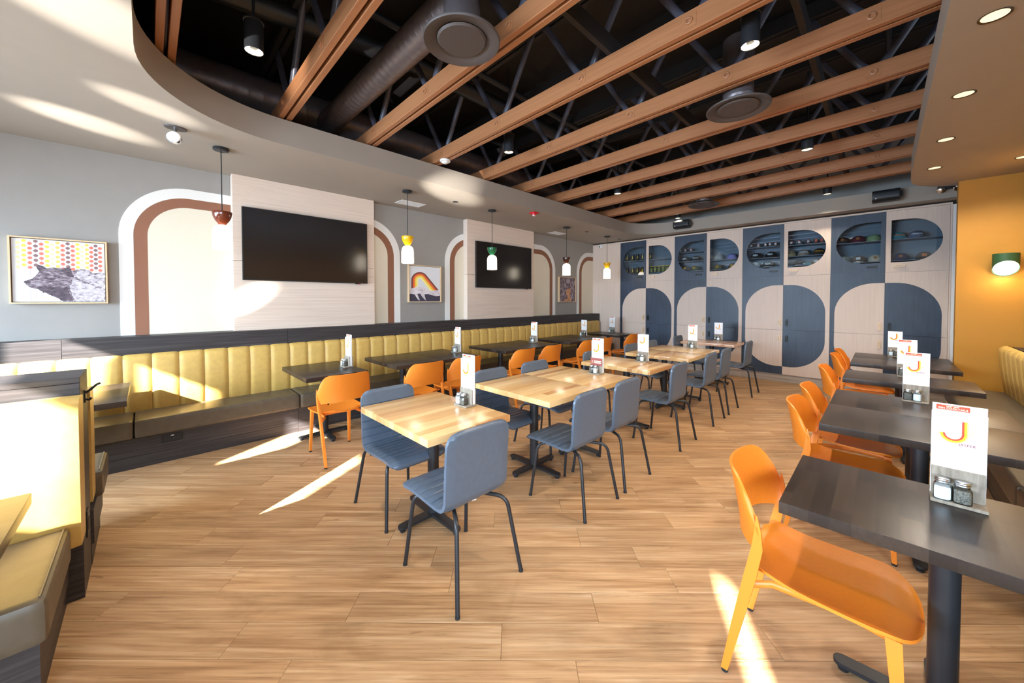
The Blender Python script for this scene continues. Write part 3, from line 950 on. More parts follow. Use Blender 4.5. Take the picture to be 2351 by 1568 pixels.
def arch_half(x0, x1, side):
    """half of the tall rounded inlay: corners rounded on the outer side"""
    zt, zb2_ = 1.812, 0.297
    if side < 0:    # outer side is x0
        return [(x1, zt)] + arc(x0 + AR, zt - AR, AR, 90, 180, 14) + arc(x0 + AR, zb2_ + AR, AR, 180, 270, 14) + [(x1, zb2_)]
    return [(x0, zb2_)] + arc(x1 - AR, zb2_ + AR, AR, -90, 0, 14) + arc(x1 - AR, zt - AR, AR, 0, 90, 14) + [(x0, zt)]
def clip_z(poly, za, zb3_):
    return clip(poly, (-99, 99, za, zb3_))
CABL = ['cabinet pair beside the blank panel, glazed doors showing black mugs and gold rimmed glasses', 'second glazed cabinet pair with arched doors, showing folded caps and tags',
        'third glazed cabinet pair with arched doors, showing tagged keyrings and caps', 'last glazed cabinet pair beside the yellow wall, showing maroon and teal caps']
for p in range(4):
    t = thing('display_cabinet', CABL[p], 'cabinet', (0, 0, 0), 0, 'built-in arched display cabinets')
    xa, xm, xb = CX[2 * p], CX[2 * p + 1], CX[2 * p + 2]
    cas = MB()
    cas.box(xa, xa + 0.018, YF + TH + 0.002, 8.78, ZL, ZT).box(xb - 0.018, xb, YF + TH + 0.002, 8.78, ZL, ZT).box(xm - 0.009, xm + 0.009, YF + TH + 0.002, 8.78, ZL, ZT)
    cas.box(xa, xb, 8.765, 8.785, ZL, ZT).box(xa, xb, YF + TH + 0.002, 8.78, ZT - 0.018, ZT).box(xa, xb, YF + TH + 0.002, 8.78, ZU - 0.01, ZU + 0.09).box(xa, xb, YF + TH + 0.002, 8.78, ZL, ZL + 0.018)
    cas.build('carcass', shelf_grey, t)
    MB().box(xa, xb, YF + 0.03, YF + 0.05, 0.0, ZL - 0.002).build('plinth', grey_plinth, t)
    for c in range(2):
        x0, x1 = (xa, xm) if c == 0 else (xm, xb)
        g = 0.0015
        outer = dark_door if c == 0 else light_door
        inner = light_door if c == 0 else dark_door
        ho, hi_ = (black_plastic, ivory_plastic) if c == 0 else (ivory_plastic, black_plastic)
        side = -1 if c == 0 else 1
        wx0, wx1 = (x0 + 0.068, x1 - 0.057) if c == 0 else (x0 + 0.060, x1 - 0.065)
        hole = stadium(wx0, wx1, side)
        d = MB().prism([(x0 + g, ZU + g), (x1 - g, ZU + g), (x1 - g, ZT - g), (x0 + g, ZT - g)], 'y', YF, YF + TH, holes=[hole])
        du = d.build('upper_door', outer, t)
        gl = MB().prism(stadium(wx0 - 0.008, wx1 + 0.008, side), 'y', YF + TH + 0.0005, YF + TH + 0.0015).build('glass', pane_glass, du)
        hx = x1 - 0.155 if c == 0 else x0 + 0.155
        add_handle(du, hx, 2.075, False, ho)
        for z0, z1, nm in ((ZM, ZU, 'middle_door'), (ZL, ZM, 'lower_door')):
            ax0, ax1 = (x0 + 0.06, x1 - g) if c == 0 else (x0 + g, x1 - 0.06)
            inl = clip_z(arch_half(ax0, ax1, side), z0 + g, z1 - g)
            # door leaf with the inlay let in almost flush
            dm_ = MB().box(x0 + g, x1 - g, YF, YF + TH, z0 + g, z1 - g)
            dd = dm_.build(nm, outer, t)
            MB().prism(inl, 'y', YF - 0.0012, YF + 0.004).build('inlay', inner, dd)
            hx = x1 - 0.052 if c == 0 else x0 + 0.058
            add_handle(dd, hx, (1.115 if nm == 'middle_door' else 0.818), True, hi_)
    for sz, c in {0: ((2.492, 0), (2.492, 1)), 1: ((2.385, 0), (2.59, 0), (2.37, 1)), 2: ((2.35, 0), (2.56, 0), (2.345, 1), (2.55, 1)), 3: ((2.505, 0), (2.505, 1))}[p]:
        x0, x1 = (xa, xm) if c == 0 else (xm, xb)
        MB().box(x0 + 0.019, x1 - 0.010, YF + 0.06, 8.764, sz - 0.012, sz).build('shelf', shelf_grey, t)
    for c in range(2):
        x0, x1 = (xa, xm) if c == 0 else (xm, xb)
        MB().box(x0 + 0.019, x1 - 0.010, YF + 0.05, 8.764, 2.158, 2.170).build('shelf', shelf_grey, t)
# blank end panel and the pale crown strip
t = thing('end_panelling', 'blank pale wood panelling between the arched wall and the first cabinet', 'panelling', (0, 0, 0))
MB().box(XL + 0.002, CX[0] - 0.002, YF, YF + TH, ZL, ZU - 0.001).build('lower_panel', light_door, t)
MB().box(XL + 0.002, CX[0] - 0.002, YF, YF + TH, ZU + 0.001, ZT).build('upper_panel', light_door, t)
MB().box(XL + 0.002, CX[0] - 0.002, YF + 0.03, YF + 0.05, 0, ZL - 0.002).build('plinth', grey_plinth, t)
t2 = MB().box(XL + 0.002, 0.702, YF - 0.006, YF + 0.03, ZT + 0.001, ZT + 0.028).build('trim_2', light_door)
struct(t2)
struct(MB().box(CX[8] + 0.001, 0.703, YF - 0.006, 8.785, 0, ZT).build('trim_3', light_door))

# ------------------------------------------------------------------ shelf goods
def cap_thing(x, z, y, col, brim_col, label, patch=None, ptxt=None, pcol=None, w=0.092, hgt=0.105, rot=0.0):
    t = thing('baseball_cap', label, 'cap', (x, y, z), rot, 'caps in the glazed cabinets')
    m = MATS.get(col) or plain(col, CAPC[col], 0.85, noise=0.06, nscale=80)
    bm_ = MATS.get(brim_col) or plain(brim_col, CAPC[brim_col], 0.85, noise=0.06, nscale=80)
    prof = [(w * math.cos(a) ** 0.75 if a < 1.55 else 0.0, 0.012 + hgt * math.sin(a)) for a in [i * PI / 2 / 9 for i in range(9)]] + [(0.0, 0.012 + hgt)]
    prof = [(w * 0.99, 0.0)] + prof
    cr = MB().lathe(prof, 22, (0, 0, 0), sy=1.08)
    cr.build('crown', m, t, smooth=60)
    b = MB()
    n = 12
    vs = []
    for k, (rr, dz) in enumerate(((0.97, 0.014), (1.35, 0.012), (1.68, 0.004))):
        for i in range(n + 1):
            a = PI + PI * i / n
            f_ = 1.0 if k == 0 else (0.90 if k == 2 else 0.98)
            vs.append((w * (1.0 if k == 0 else 1.02 - 0.02 * k) * math.cos(a), w * rr * math.sin(a) * 1.05 if k == 0 else w * (1.0 + (rr - 1) * abs(math.sin(a)) ** 0.6) * math.sin(a) * 1.05, dz - 0.014 * math.cos(a) ** 2))
    m3 = n + 1
    fs = [(k * m3 + i, k * m3 + i + 1, (k + 1) * m3 + i + 1, (k + 1) * m3 + i) for k in range(2) for i in range(n)]
    vs2 = [(x_, y_, z_ - 0.004) for x_, y_, z_ in vs]
    N = len(vs)
    fs2 = [tuple(i + N for i in reversed(f)) for f in fs] + [(2 * m3 + i, 2 * m3 + i + 1, N + 2 * m3 + i + 1, N + 2 * m3 + i) for i in range(n)]
    b.add(vs + vs2, fs + fs2).build('brim', bm_, t, smooth=50)
    MB().lathe([(0, 0.004), (0.007, 0.002), (0.008, 0)], 10, (0, 0, 0.012 + hgt - 0.001)).build('button', bm_, t)
    zc = 0.012 + hgt * 0.50
    def surf(x_, z_, off):
        sn = min(0.999, max(0.0, (z_ - 0.012) / hgt))
        r_ = w * math.sqrt(1 - sn * sn) ** 0.75
        return (x_, -1.08 * math.sqrt(max(1e-6, r_ * r_ - x_ * x_)) - off, z_)
    if patch:
        shp, pm = patch
        if shp == 'hex': poly = [(-0.045, 0), (-0.036, 0.012), (-0.015, 0.014), (0, 0.021), (0.015, 0.014), (0.036, 0.012), (0.045, 0), (0.036, -0.014), (0, -0.021), (-0.036, -0.014)]
        elif shp == 'round': poly = arc(0, 0, 0.024, 0, 340, 17)
        else: poly = rounded(-0.026, 0.026, -0.022, 0.022, 0.004, 3)
        pb = MB()
        for a in range(6):
            for b_ in range(3):
                cell = clip(poly, (-0.048 + 0.016 * a, -0.032 + 0.016 * a, -0.024 + 0.016 * b_, -0.008 + 0.016 * b_))
                if len(cell) > 2: pb.add([surf(px, zc + pz, 0.0022) for px, pz in cell], [tuple(range(len(cell)))])
        pb.build('patch', pm, t, fix=False)
        if shp == 'hex':
            b2 = MB()
            for k in range(6):
                xx = -0.024 + 0.0088 * k
                b2.add([surf(px, pz, 0.0034) for px, pz in ((xx, zc - 0.005), (xx + 0.006, zc - 0.005), (xx + 0.006, zc + 0.006), (xx, zc + 0.006))], [(0, 1, 2, 3)])
            b2.build('lettering', dark_lam, t, fix=False)
    if ptxt:
        me = text_mesh(ptxt, 0.036, MATS[pcol], extrude=0.0, shear=0.35, bold=0.001)
        for v in me.vertices:
            v.co = surf(v.co.x, zc + v.co.y, 0.0030)
        obj('lettering', me, t)
    return t
CAPC = {'cap_charcoal': srgb(58, 54, 54), 'cap_black': srgb(26, 26, 28), 'cap_stone': srgb(196, 184, 168), 'cap_white': srgb(222, 222, 220), 'cap_khaki': srgb(190, 172, 130), 'cap_taupe': srgb(160, 142, 126), 'cap_tan': srgb(168, 124, 92),
        'cap_maroon': srgb(92, 24, 44), 'cap_sage': srgb(150, 172, 124), 'cap_teal': srgb(20, 138, 146), 'cap_slate': srgb(84, 104, 132), 'cap_navy': srgb(36, 52, 92), 'cap_brown': srgb(88, 62, 46), 'cap_umber': srgb(62, 46, 36),
        'cap_green': srgb(52, 84, 54), 'cap_grey': srgb(168, 170, 164), 'cap_lilac': srgb(156, 146, 206), 'cap_moss': srgb(110, 104, 76), 'cap_cream': srgb(214, 196, 170)}
W_ = MATS['white_plastic']
leather = plain('leather_patch', srgb(172, 104, 52), 0.6)
plain('ink_white', srgb(244, 244, 244), 0.6); plain('ink_gold', srgb(236, 168, 24), 0.6); plain('ink_orange', srgb(240, 120, 40), 0.6)
YC = 8.57
# third pair
cap_thing(-1.775, 2.351, YC, 'cap_charcoal', 'cap_charcoal', 'charcoal cap with white badge on the middle shelf, first of the two', ('hex', W_))
cap_thing(-1.535, 2.351, YC, 'cap_black', 'cap_black', 'black cap with white badge on the middle shelf beside the charcoal cap', ('hex', W_))
cap_thing(-1.575, 2.171, YC, 'cap_black', 'cap_stone', 'black cap with white badge and stone brim on the bottom shelf', ('hex', W_))
cap_thing(-1.800, 2.171, YC, 'cap_white', 'cap_stone', 'off white cap with stone brim on the bottom shelf', ('square', MATS['cap_stone'] if 'cap_stone' in MATS else W_))
cap_thing(-1.235, 2.346, YC, 'cap_khaki', 'cap_khaki', 'khaki cap with dark lettering cut off by the window edge', None, 'Albeerta', 'ink_maroon')
cap_thing(-1.035, 2.346, YC, 'cap_taupe', 'cap_taupe', 'taupe cap with white lettering on the middle shelf', None, 'Albeerta', 'ink_white')
cap_thing(-0.815, 2.346, YC, 'cap_black', 'cap_black', 'black cap with gold lettering on the middle shelf', None, 'Albeerta', 'ink_gold')
cap_thing(-1.095, 2.171, YC, 'cap_black', 'cap_white', 'black cap with white brim and pale dashes on the bottom shelf', ('square', MATS['black_plastic']))
cap_thing(-0.850, 2.171, YC, 'cap_tan', 'cap_white', 'tan cap with white brim on the bottom shelf', ('square', MATS['cap_tan'] if 'cap_tan' in MATS else W_))
# fourth pair
cap_thing(-0.505, 2.506, YC, 'cap_black', 'cap_black', 'black cap with leather disc beside the maroon cap', ('round', leather))
cap_thing(-0.310, 2.506, YC, 'cap_maroon', 'cap_maroon', 'maroon cap with round leather patch on the top shelf', ('round', leather))
cap_thing(-0.120, 2.506, YC, 'cap_sage', 'cap_sage', 'sage green cap on the top shelf beside the maroon cap')
cap_thing(-0.490, 2.171, YC, 'cap_green', 'cap_white', 'dark green cap with white brim on the bottom shelf', ('square', MATS['cap_cream'] if 'cap_cream' in MATS else W_))
cap_thing(-0.300, 2.171, YC, 'cap_brown', 'cap_white', 'brown cap with pale square patch on the bottom shelf', ('square', W_))
cap_thing(-0.095, 2.171, YC, 'cap_cream', 'cap_cream', 'cream cap with round leather patch on the bottom shelf', ('round', leather))
cap_thing(0.165, 2.506, YC, 'cap_teal', 'cap_teal', 'teal cap with orange lettering on the top shelf', None, 'Albeerta', 'ink_orange')
cap_thing(0.355, 2.506, YC, 'cap_slate', 'cap_slate', 'slate blue cap with white lettering on the top shelf', None, 'Albeerta', 'ink_white')
cap_thing(0.190, 2.171, YC, 'cap_navy', 'cap_navy', 'navy cap with round leather patch on the bottom shelf', ('round', leather))
cap_thing(0.440, 2.171, YC, 'cap_umber', 'cap_umber', 'dark umber cap with orange patch on the bottom shelf', ('square', MATS['ink_orange']))
# second pair
cap_thing(-2.450, 2.371, YC, 'cap_grey', 'cap_grey', 'pale grey cap on the upper shelf beside the lilac cap')
cap_thing(-2.205, 2.371, YC, 'cap_lilac', 'cap_lilac', 'lilac cap on the upper shelf beside the grey cap')
cap_thing(-2.455, 2.171, YC, 'cap_moss', 'cap_moss', 'moss brown cap with small amber patch under the grey cap', ('square', MATS['ink_gold']))
cap_thing(-2.180, 2.171, YC, 'cap_umber', 'cap_moss', 'dark olive cap with amber patch under the lilac cap', ('square', MATS['ink_gold']))
cap_thing(-2.915, 2.171, YC, 'cap_green', 'cap_green', 'green cap with amber patch on the bottom shelf of the second pair', ('square', MATS['ink_gold']))
cap_thing(-2.900, 2.386, YC, 'cap_black', 'cap_slate', 'black cap with pale blue lettering on the middle shelf of the second pair', None, 'Albeerta', 'ink_white')
cap_thing(-3.115, 2.171, YC, 'cap_black', 'cap_black', 'black cap with gold mark beside the green cap', ('square', MATS['ink_gold']))
cap_thing(-3.120, 2.386, YC, 'cap_charcoal', 'cap_charcoal', 'charcoal cap with white diamond badge on the middle shelf of the second pair', ('hex', W_))
# mugs
mug_black = plain('black_mug_glaze', srgb(34, 36, 40), 0.25)
def mug(x, z, label):
    t = thing('mug', label, 'mug', (x, 8.55, z), 0, 'black mugs in the first cabinet')
    MB().lathe([(0, 0.002), (0.036, 0.0), (0.041, 0.006), (0.041, 0.150), (0.043, 0.160), (0.038, 0.160), (0.037, 0.012), (0, 0.010)], 20).build('cup', mug_black, t, smooth=50)
    MB().tube([(0.040, 0.010, 0.120), (0.062, 0.015, 0.115), (0.068, 0.016, 0.075), (0.060, 0.015, 0.040), (0.040, 0.010, 0.035)], 0.006, 8).build('handle', mug_black, t, smooth=60)
    b = MB()
    jj = [(-0.004, 0.115), (0.008, 0.115), (0.010, 0.060), (0.002, 0.040), (-0.012, 0.034), (-0.020, 0.044), (-0.010, 0.050), (-0.005, 0.060)]
    b.prism(jj, 'y', -0.044, -0.036)
    b.build('logo', ink_yellow, t)
    MB().prism([(0.010, 0.105), (0.022, 0.085), (0.018, 0.060), (0.026, 0.045), (0.012, 0.045)], 'y', -0.0435, -0.034).build('logo_swirl', ink_pale, t)
    MB().prism([(-0.012, 0.052), (-0.002, 0.048), (0.004, 0.058), (0.002, 0.075), (-0.004, 0.060)], 'y', -0.0447, -0.036).build('logo_accent', ink_red, t)
    return t
for i, x_ in enumerate((-4.505, -4.365, -4.240, -4.110)):
    mug(x_, 2.493, '%s black mug with coloured logo on the upper shelf' % ORD[i])
    mug(x_, 2.171, '%s black mug with coloured logo on the lower shelf' % ORD[i])
mug(-3.915, 2.493, 'lone black mug at the shelf end above the gold rimmed glasses')
gold_fleck = plain('gold_fleck_print', srgb(150, 132, 40), 0.4, noise=0.8, nscale=90)
for i, x_ in enumerate((-3.895, -3.800, -3.705, -3.610, -3.515)):
    t = thing('beer_glass', '%s printed beer glass with yellow rim, in a row of five' % ORD[i], 'glass', (x_, 8.55, 2.171), 0, 'yellow rimmed beer glasses')
    MB().lathe([(0, 0.0), (0.031, 0.0), (0.036, 0.03), (0.038, 0.15), (0.036, 0.15), (0.034, 0.03), (0, 0.012)], 18).build('bowl', jar_glass, t, smooth=50)
    MB().lathe([(0.0335, 0.02), (0.037, 0.04), (0.0386, 0.13)], 18).build('print', gold_fleck, t, smooth=50, fix=False)
    MB().lathe([(0.0372, 0.146), (0.040, 0.147), (0.040, 0.166), (0.0372, 0.166)], 18).build('rim', ink_yellow, t, smooth=50)
# tagged keyring cards
card_black = plain('card_black', srgb(30, 28, 28), 0.6, noise=0.5, nscale=70)
def tagcard(x, z, rot, label, tagmat):
    t = thing('keyring_card', label, 'keyring', (x, 8.545, z), 0, 'tagged keyrings in the glazed cabinets')
    MB().prism([(-0.05, 0), (0.05, 0), (0.05, 0.06), (0.02, 0.085), (-0.03, 0.08), (-0.05, 0.05)], 'y', 0, 0.05).build('card', card_black, t)
    b = MB().box(-0.016, 0.016, -0.004, -0.001, 0.020, 0.082)
    b.box(-0.016, 0.016, -0.006, -0.004, 0.066, 0.082, 1).box(-0.016, 0.016, -0.006, -0.004, 0.020, 0.030, 1)
    c_, s_ = math.cos(rot), math.sin(rot)
    b.v = [(vx * c_ + (vz - 0.05) * s_, vy, 0.05 - vx * s_ + (vz - 0.05) * c_) for vx, vy, vz in b.v]
    b.build('price_tag', [tagmat, ink_or], t)
    MB().tube([(-0.03, -0.004, 0.02), (-0.01, -0.008, 0.04), (0.02, -0.006, 0.03), (0.04, -0.004, 0.05)], 0.0025, 6).build('ring', chrome, t)
ink_or = plain('tag_orange', srgb(240, 84, 24), 0.5)
for i, x_ in enumerate((-1.86, -1.74, -1.62, -1.55, -1.46)):
    tagcard(x_, 2.561, (0.9, 0.2, -0.3, 0.15, 0.2)[i], '%s keyring with orange and white tag above the badge caps' % ORD[i], W_)
for i, x_ in enumerate((-1.22, -1.10, -0.97, -0.86, -0.78)):
    tagcard(x_, 2.551, (0.6, -0.4, 0.05, 0.12, 0.0)[i], '%s keyring with orange tag above the lettered caps' % ORD[i], ink_or if i > 2 else W_)
for i, x_ in enumerate((-3.22, -3.12, -3.00)):
    tagcard(x_, 2.591, (0.5, 0.1, 0.05)[i], '%s keyring with orange and white tag on the top shelf of the second pair' % ORD[i], W_)
gb = thing('gift_box', 'green gift box with white lettering at the bottom of the third pair', 'box', (-0.985, 8.515, 2.171))
MB().box(-0.075, 0.075, -0.02, 0.03, 0, 0.045).build('carton', green_enamel, gb, bevel=0.003, seg=1)
me = text_mesh('73', 0.035, MATS['ink_white'], extrude=0.0008)
o_ = obj('lettering', me, gb, (-0.03, -0.021, 0.022)); o_.rotation_euler = (PI / 2, 0, 0)

# ------------------------------------------------------------------ booth island beside the banquette
YE = -0.25
pt = thing('booth_partition', 'dark ash booth partition with coat hook and outlet on its end', 'partition', (0, 0, 0))
PX0, PX1 = -3.23, -2.90
MB().box(PX0, PX1, -1.75, YE, 0, 1.120).build('core_panel', dark_lam, pt, bevel=0.0015, seg=1)
MB().box(PX0, PX1, -1.75, YE, 1.121, 1.150).build('top_cap', dark_lam, pt, bevel=0.0015, seg=1)
hk = MB()
hx = -3.08
hk.box(hx - 0.014, hx + 0.014, YE, YE + 0.006, 0.985, 1.05)
hk.tube([(hx, YE + 0.004, 1.035), (hx, YE + 0.022, 1.05), (hx, YE + 0.045, 1.075), (hx, YE + 0.06, 1.082)], 0.006, 8)
hk.tube([(hx, YE + 0.004, 1.00), (hx, YE + 0.018, 0.995), (hx, YE + 0.026, 1.006)], 0.006, 8)
hk.build('coat_hook', black_steel, pt, smooth=50)
def outlet(root, nm, x, y, z, axis):
    """six-gang charging plate; axis: outward direction"""
    b = MB()
    b.box(-0.075, 0.075, 0, 0.006, -0.035, 0.035)
    for i in range(4):
        b.box(-0.055 + 0.03 * i, -0.037 + 0.03 * i, 0.006, 0.008, -0.016, 0.012, 1)
    b.box(-0.010, 0.014, 0.006, 0.009, 0.018, 0.027, 2)
    if axis == '+x': b.v = [(x + vy, y + vx, z + vz) for vx, vy, vz in b.v]
    else: b.v = [(x + vx * 0.5, y + vy, z + vz * 2.0) for vx, vy, vz in b.v]
    b.build(nm, [black_plastic, black_steel, white_plastic], root, bevel=0.0015, seg=1)
outlet(pt, 'outlet_plate', -3.05, YE, 0.33, '+y')
outlet(bq, 'outlet_plate', -4.80, 0.155, 0.222, '+x')

def booth_bench(label, xback, sgn, YE):
    """sgn +1: back faces +x"""
    t = thing('booth_bench', label, 'bench', (0, 0, 0), 0, 'booth benches')
    seams = [-1.75, -1.37, -1.0, -0.62]
    channel_back(t, seams, max(YE, -0.25) + 0.012 if sgn > 0 else -0.240, xback + sgn * 0.195, 0.36, 1.075 if sgn > 0 else 1.03, 0.17, sgn, yellow_vinyl, name='back_cushion')
    x0, x1 = sorted((xback + sgn * 0.205, xback + sgn * (0.80 if sgn > 0 else 0.64)))
    cushion(t, x0, x1, -1.75, YE - 0.02, 0.31, 0.475, olive_vinyl, r=0.04)
    pp = [(x0 + 0.02, YE - 0.04, 0.475), (x1 - 0.03, YE - 0.04, 0.475)]
    MB().tube(pp, 0.004, 8).build('piping', olive_vinyl, t, smooth=60)
    bx0, bx1 = sorted((xback + sgn * 0.005, xback + sgn * (0.72 if sgn > 0 else 0.58)))
    MB().box(bx0, bx1, -1.75, YE - 0.05, 0.12, 0.318).build('base_panel', dark_lam, t)
    bx0, bx1 = sorted((xback + sgn * 0.005, xback + sgn * (0.62 if sgn > 0 else 0.52)))
    MB().box(bx0, bx1, -1.75, YE - 0.06, 0.0, 0.119).build('kick_board', dark_lam, t)
    return t
booth_bench('mustard backed booth bench in full sun beside the partition', PX1, 1, -0.25)
booth_bench('mustard backed booth bench facing the banquette table', PX0, -1, -0.188)

# ------------------------------------------------------------------ window-side bench by the yellow wall
bn = thing('wall_bench', 'olive seated bench with tall mustard back along the yellow walled corner', 'bench', (0, 0, 0))
SB = [0.95, 2.05, 3.55, 5.03, 7.05]
for a, b in zip(SB, SB[1:]):
    cushion(bn, 0.56, 1.03, a + 0.003, b - 0.003, 0.31, 0.472, olive_vinyl)
    MB().box(0.63, 1.10, a + 0.001, b - 0.001, 0, 0.308).build('base_panel', dark_lam, bn)
seams = [0.95 + 0.2033 * k for k in range(30)]
channel_back(bn, seams, 7.06, 1.02, 0.46, 1.015, 0.05, -1, yellow_vinyl, lean=-0.10)
MB().box(1.06, 1.155, 0.95, 7.05, 0.0, 1.0).build('back_board', dark_lam, bn)

# ------------------------------------------------------------------ tables
def table_geo(root, w, d, mat, h=0.76, th=0.045, column=True):
    """w along x, d along y, origin at the base centre"""
    MB().box(-w / 2, w / 2, -d / 2, d / 2, h - th, h).build('table_top', mat, root, bevel=0.004, seg=2)
    MB().lathe([(0.0395, 0.036), (0.0395, h - th - 0.004)], 24).build('column', black_steel, root, smooth=50)
    MB().box(-0.18, 0.18, -0.03, 0.03, h - th - 0.012, h - th - 0.001).box(-0.03, 0.03, -0.18, 0.18, h - th - 0.012, h - th - 0.001).build('mounting_plate', black_steel, root)
    for a in range(4):
        b = MB()
        L_ = 0.30 if a % 2 == 0 else 0.27
        prof = [(0.0, -0.034), (L_ - 0.03, -0.030)] + arc(L_ - 0.03, 0, 0.030, -80, 80, 6) + [(L_ - 0.03, 0.030), (0.0, 0.034)]
        b.prism(prof, 'z', 0.024, 0.046)
        b.v = [(x, y, z - (0.006 * x / L_ if z > 0.04 else 0)) for x, y, z in b.v]
        b.lathe([(0.018, 0.0), (0.019, 0.012), (0.012, 0.014), (0.012, 0.026)], 14, (L_ - 0.032, 0, 0))
        c_, s_ = math.cos(a * PI / 2), math.sin(a * PI / 2)
        b.v = [(x * c_ - y * s_, x * s_ + y * c_, z) for x, y, z in b.v]
        b.build('foot', black_steel, root, smooth=40)
protos = {}
def table(x0, x1, y0, y1, mat, label, group):
    key = (round(x1 - x0, 3), round(y1 - y0, 3), mat.name)
    loc = ((x0 + x1) / 2, (y0 + y1) / 2, 0)
    if key in protos:
        return dup(protos[key], loc, None, label, group)
    t = thing('dining_table', label, 'table', loc, 0, group)
    table_geo(t, x1 - x0, y1 - y0, mat)
    protos[key] = t
    return t
GT, GC, GR = 'dark tables along the banquette', 'pale butcher block tables in the centre row', 'dark tables along the wall bench'
TX = (-4.93, -4.02)
for y0, lab in ((1.112, 'single dark table at the booth end of the banquette row'), (2.085, 'dark table of the second banquette group, half nearer the booths'), (2.713, 'dark table of the second banquette group, half bearing the menus'),
                (3.862, 'dark table of the third banquette group, half nearer the booths'), (4.490, 'dark table of the third banquette group, half bearing the menus'),
                (5.490, 'dark table of the fourth banquette group, half nearer the booths'), (6.118, 'dark table of the fourth banquette group, half bearing the menus'), (7.285, 'single dark table at the cabinet end of the banquette row')):
    table(TX[0], TX[1], y0, y0 + 0.625, dark_block, lab, GT)
QX = (-2.685, -1.785)
for y0, lab, m in ((1.105, 'single pale butcher block table at the front end of the centre row', pale_block), (2.180, 'pale butcher block table of the front pair, half nearer the single table', pale_block), (2.833, 'pale butcher block table of the front pair, half bearing the menus', pale_block),
                   (3.905, 'single pale butcher block table between the two table pairs', pale_block), (5.035, 'pale butcher block table of the rear pair, half nearer the single table', pale_block), (5.688, 'pale butcher block table of the rear pair, half bearing the menus', pale_block),
                   (7.150, 'rosy butcher block table standing alone before the cabinets', rose_block)):
    table(QX[0], QX[1], y0, y0 + 0.650, m, lab, GC)
RX = (-0.275, 0.625)
for y0, lab in ((1.742, 'single dark table at the front of the wall bench row'), (3.030, 'dark table of the first wall bench pair, its scuffed front half'), (3.668, 'dark table of the first wall bench pair, half bearing the menus'),
                (4.972, 'single dark table in the middle of the wall bench row'), (6.235, 'dark table of the last wall bench pair, its front half'), (6.856, 'dark table of the last wall bench pair, half bearing the menus')):
    table(RX[0], RX[1], y0, y0 + 0.615 if y0 != 3.668 and y0 != 3.030 else y0 + 0.636, dark_block, lab, GR)
table(-5.03, -4.13, -1.42, -0.12, dark_block, 'dark table in the sun between the booth bench and the banquette', 'booth tables')
table(-2.44, -1.54, -1.55, -0.345, dark_block, 'dark booth table before the sunlit mustard bench back', 'booth tables')

# ------------------------------------------------------------------ slate blue side chairs (local +x is the front)
def path_pts():
    p = [(0.318, 0.418), (0.314, 0.440), (0.290, 0.455), (0.22, 0.462), (0.12, 0.460), (0.02, 0.455), (-0.05, 0.452)]
    p += [(-0.075 + 0.062 * math.cos(a), 0.514 + 0.062 * math.sin(a)) for a in [math.radians(d) for d in (-80, -110, -140, -168)]]
    p += [(-0.139, 0.56), (-0.143, 0.64), (-0.149, 0.74), (-0.157, 0.83), (-0.160, 0.868)]
    # resample evenly
    out, acc = [], [0]
    for a, b in zip(p, p[1:]):
        acc.append(acc[-1] + math.dist(a, b))
    N = 132
    for i in range(N + 1):
        s = acc[-1] * i / N
        k = max(j for j in range(len(acc)) if acc[j] <= s + 1e-9)
        k = min(k, len(p) - 2)
        t = (s - acc[k]) / (acc[k + 1] - acc[k])
        out.append((p[k][0] + (p[k + 1][0] - p[k][0]) * t, p[k][1] + (p[k + 1][1] - p[k][1]) * t, s))
    return out, acc[-1]
def blue_shell():
    pts, LT = path_pts()
    W = 0.216
    nt = 13
    m = MB()
    top, bot = [], []
    for i, (x, z, s) in enumerate(pts):
        x2, z2, _ = pts[min(i + 1, len(pts) - 1)]
        x1, z1, _ = pts[max(i - 1, 0)]
        d = Vector((x2 - x1, z2 - z1)).normalized()
        nrm = Vector((d.y, -d.x))        # towards the sitter
        if nrm.dot(Vector((0.5, 1))) < 0: nrm = -nrm
        e0, e1 = s, LT - s
        r = 0.075
        w = W
        if e1 < r: w = W - r + math.sqrt(max(0, r * r - (r - e1) ** 2))
        if e0 < r: w = W - r * 0.8 + 0.8 * math.sqrt(max(0, r * r - (r - e0) ** 2))
        th = 0.036 * min(1, math.sqrt(min(e0, e1) / 0.02 + 0.08))
        rib = -0.0055 * max(0, 1 - abs(((s / 0.060) % 1) - 0.5) * -2 - 0.0) if False else 0
        ph = (s / 0.058) % 1
        groove = 0.0085 * math.exp(-((min(ph, 1 - ph)) / 0.085) ** 2) if 0.06 < s < LT - 0.06 else 0
        for j in range(nt):
            t = -1 + 2 * j / (nt - 1)
            edge = max(0, abs(t) - 0.80) / 0.20
            dome = th * (0.5 + 0.5 * math.sqrt(max(0, 1 - edge * edge)))
            g = groove * (1 - 0.5 * edge)
            y = t * w
            top.append((x + nrm.x * (dome * 0.5 - g), y, z + nrm.y * (dome * 0.5 - g)))
            bot.append((x - nrm.x * (dome * 0.5), y, z - nrm.y * (dome * 0.5)))
    n = len(pts)
    fs = []
    for i in range(n - 1):
        for j in range(nt - 1):
            a = i * nt + j
            fs.append((a, a + 1, a + nt + 1, a + nt))
            fs.append((n * nt + a, n * nt + a + nt, n * nt + a + nt + 1, n * nt + a + 1))
    loop = [j for j in range(nt)] + [i * nt + nt - 1 for i in range(1, n)] + [(n - 1) * nt + j for j in range(nt - 2, -1, -1)] + [i * nt for i in range(n - 2, 0, -1)]
    for k in range(len(loop)):
        a, b = loop[k], loop[(k + 1) % len(loop)]
        fs.append((a, n * nt + a, n * nt + b, b))
    # the seat and back are two upholstered parts that meet in the bend
    m.add(top + bot, fs)
    return m, n, nt, pts
sh, n_, nt_, spts = blue_shell()
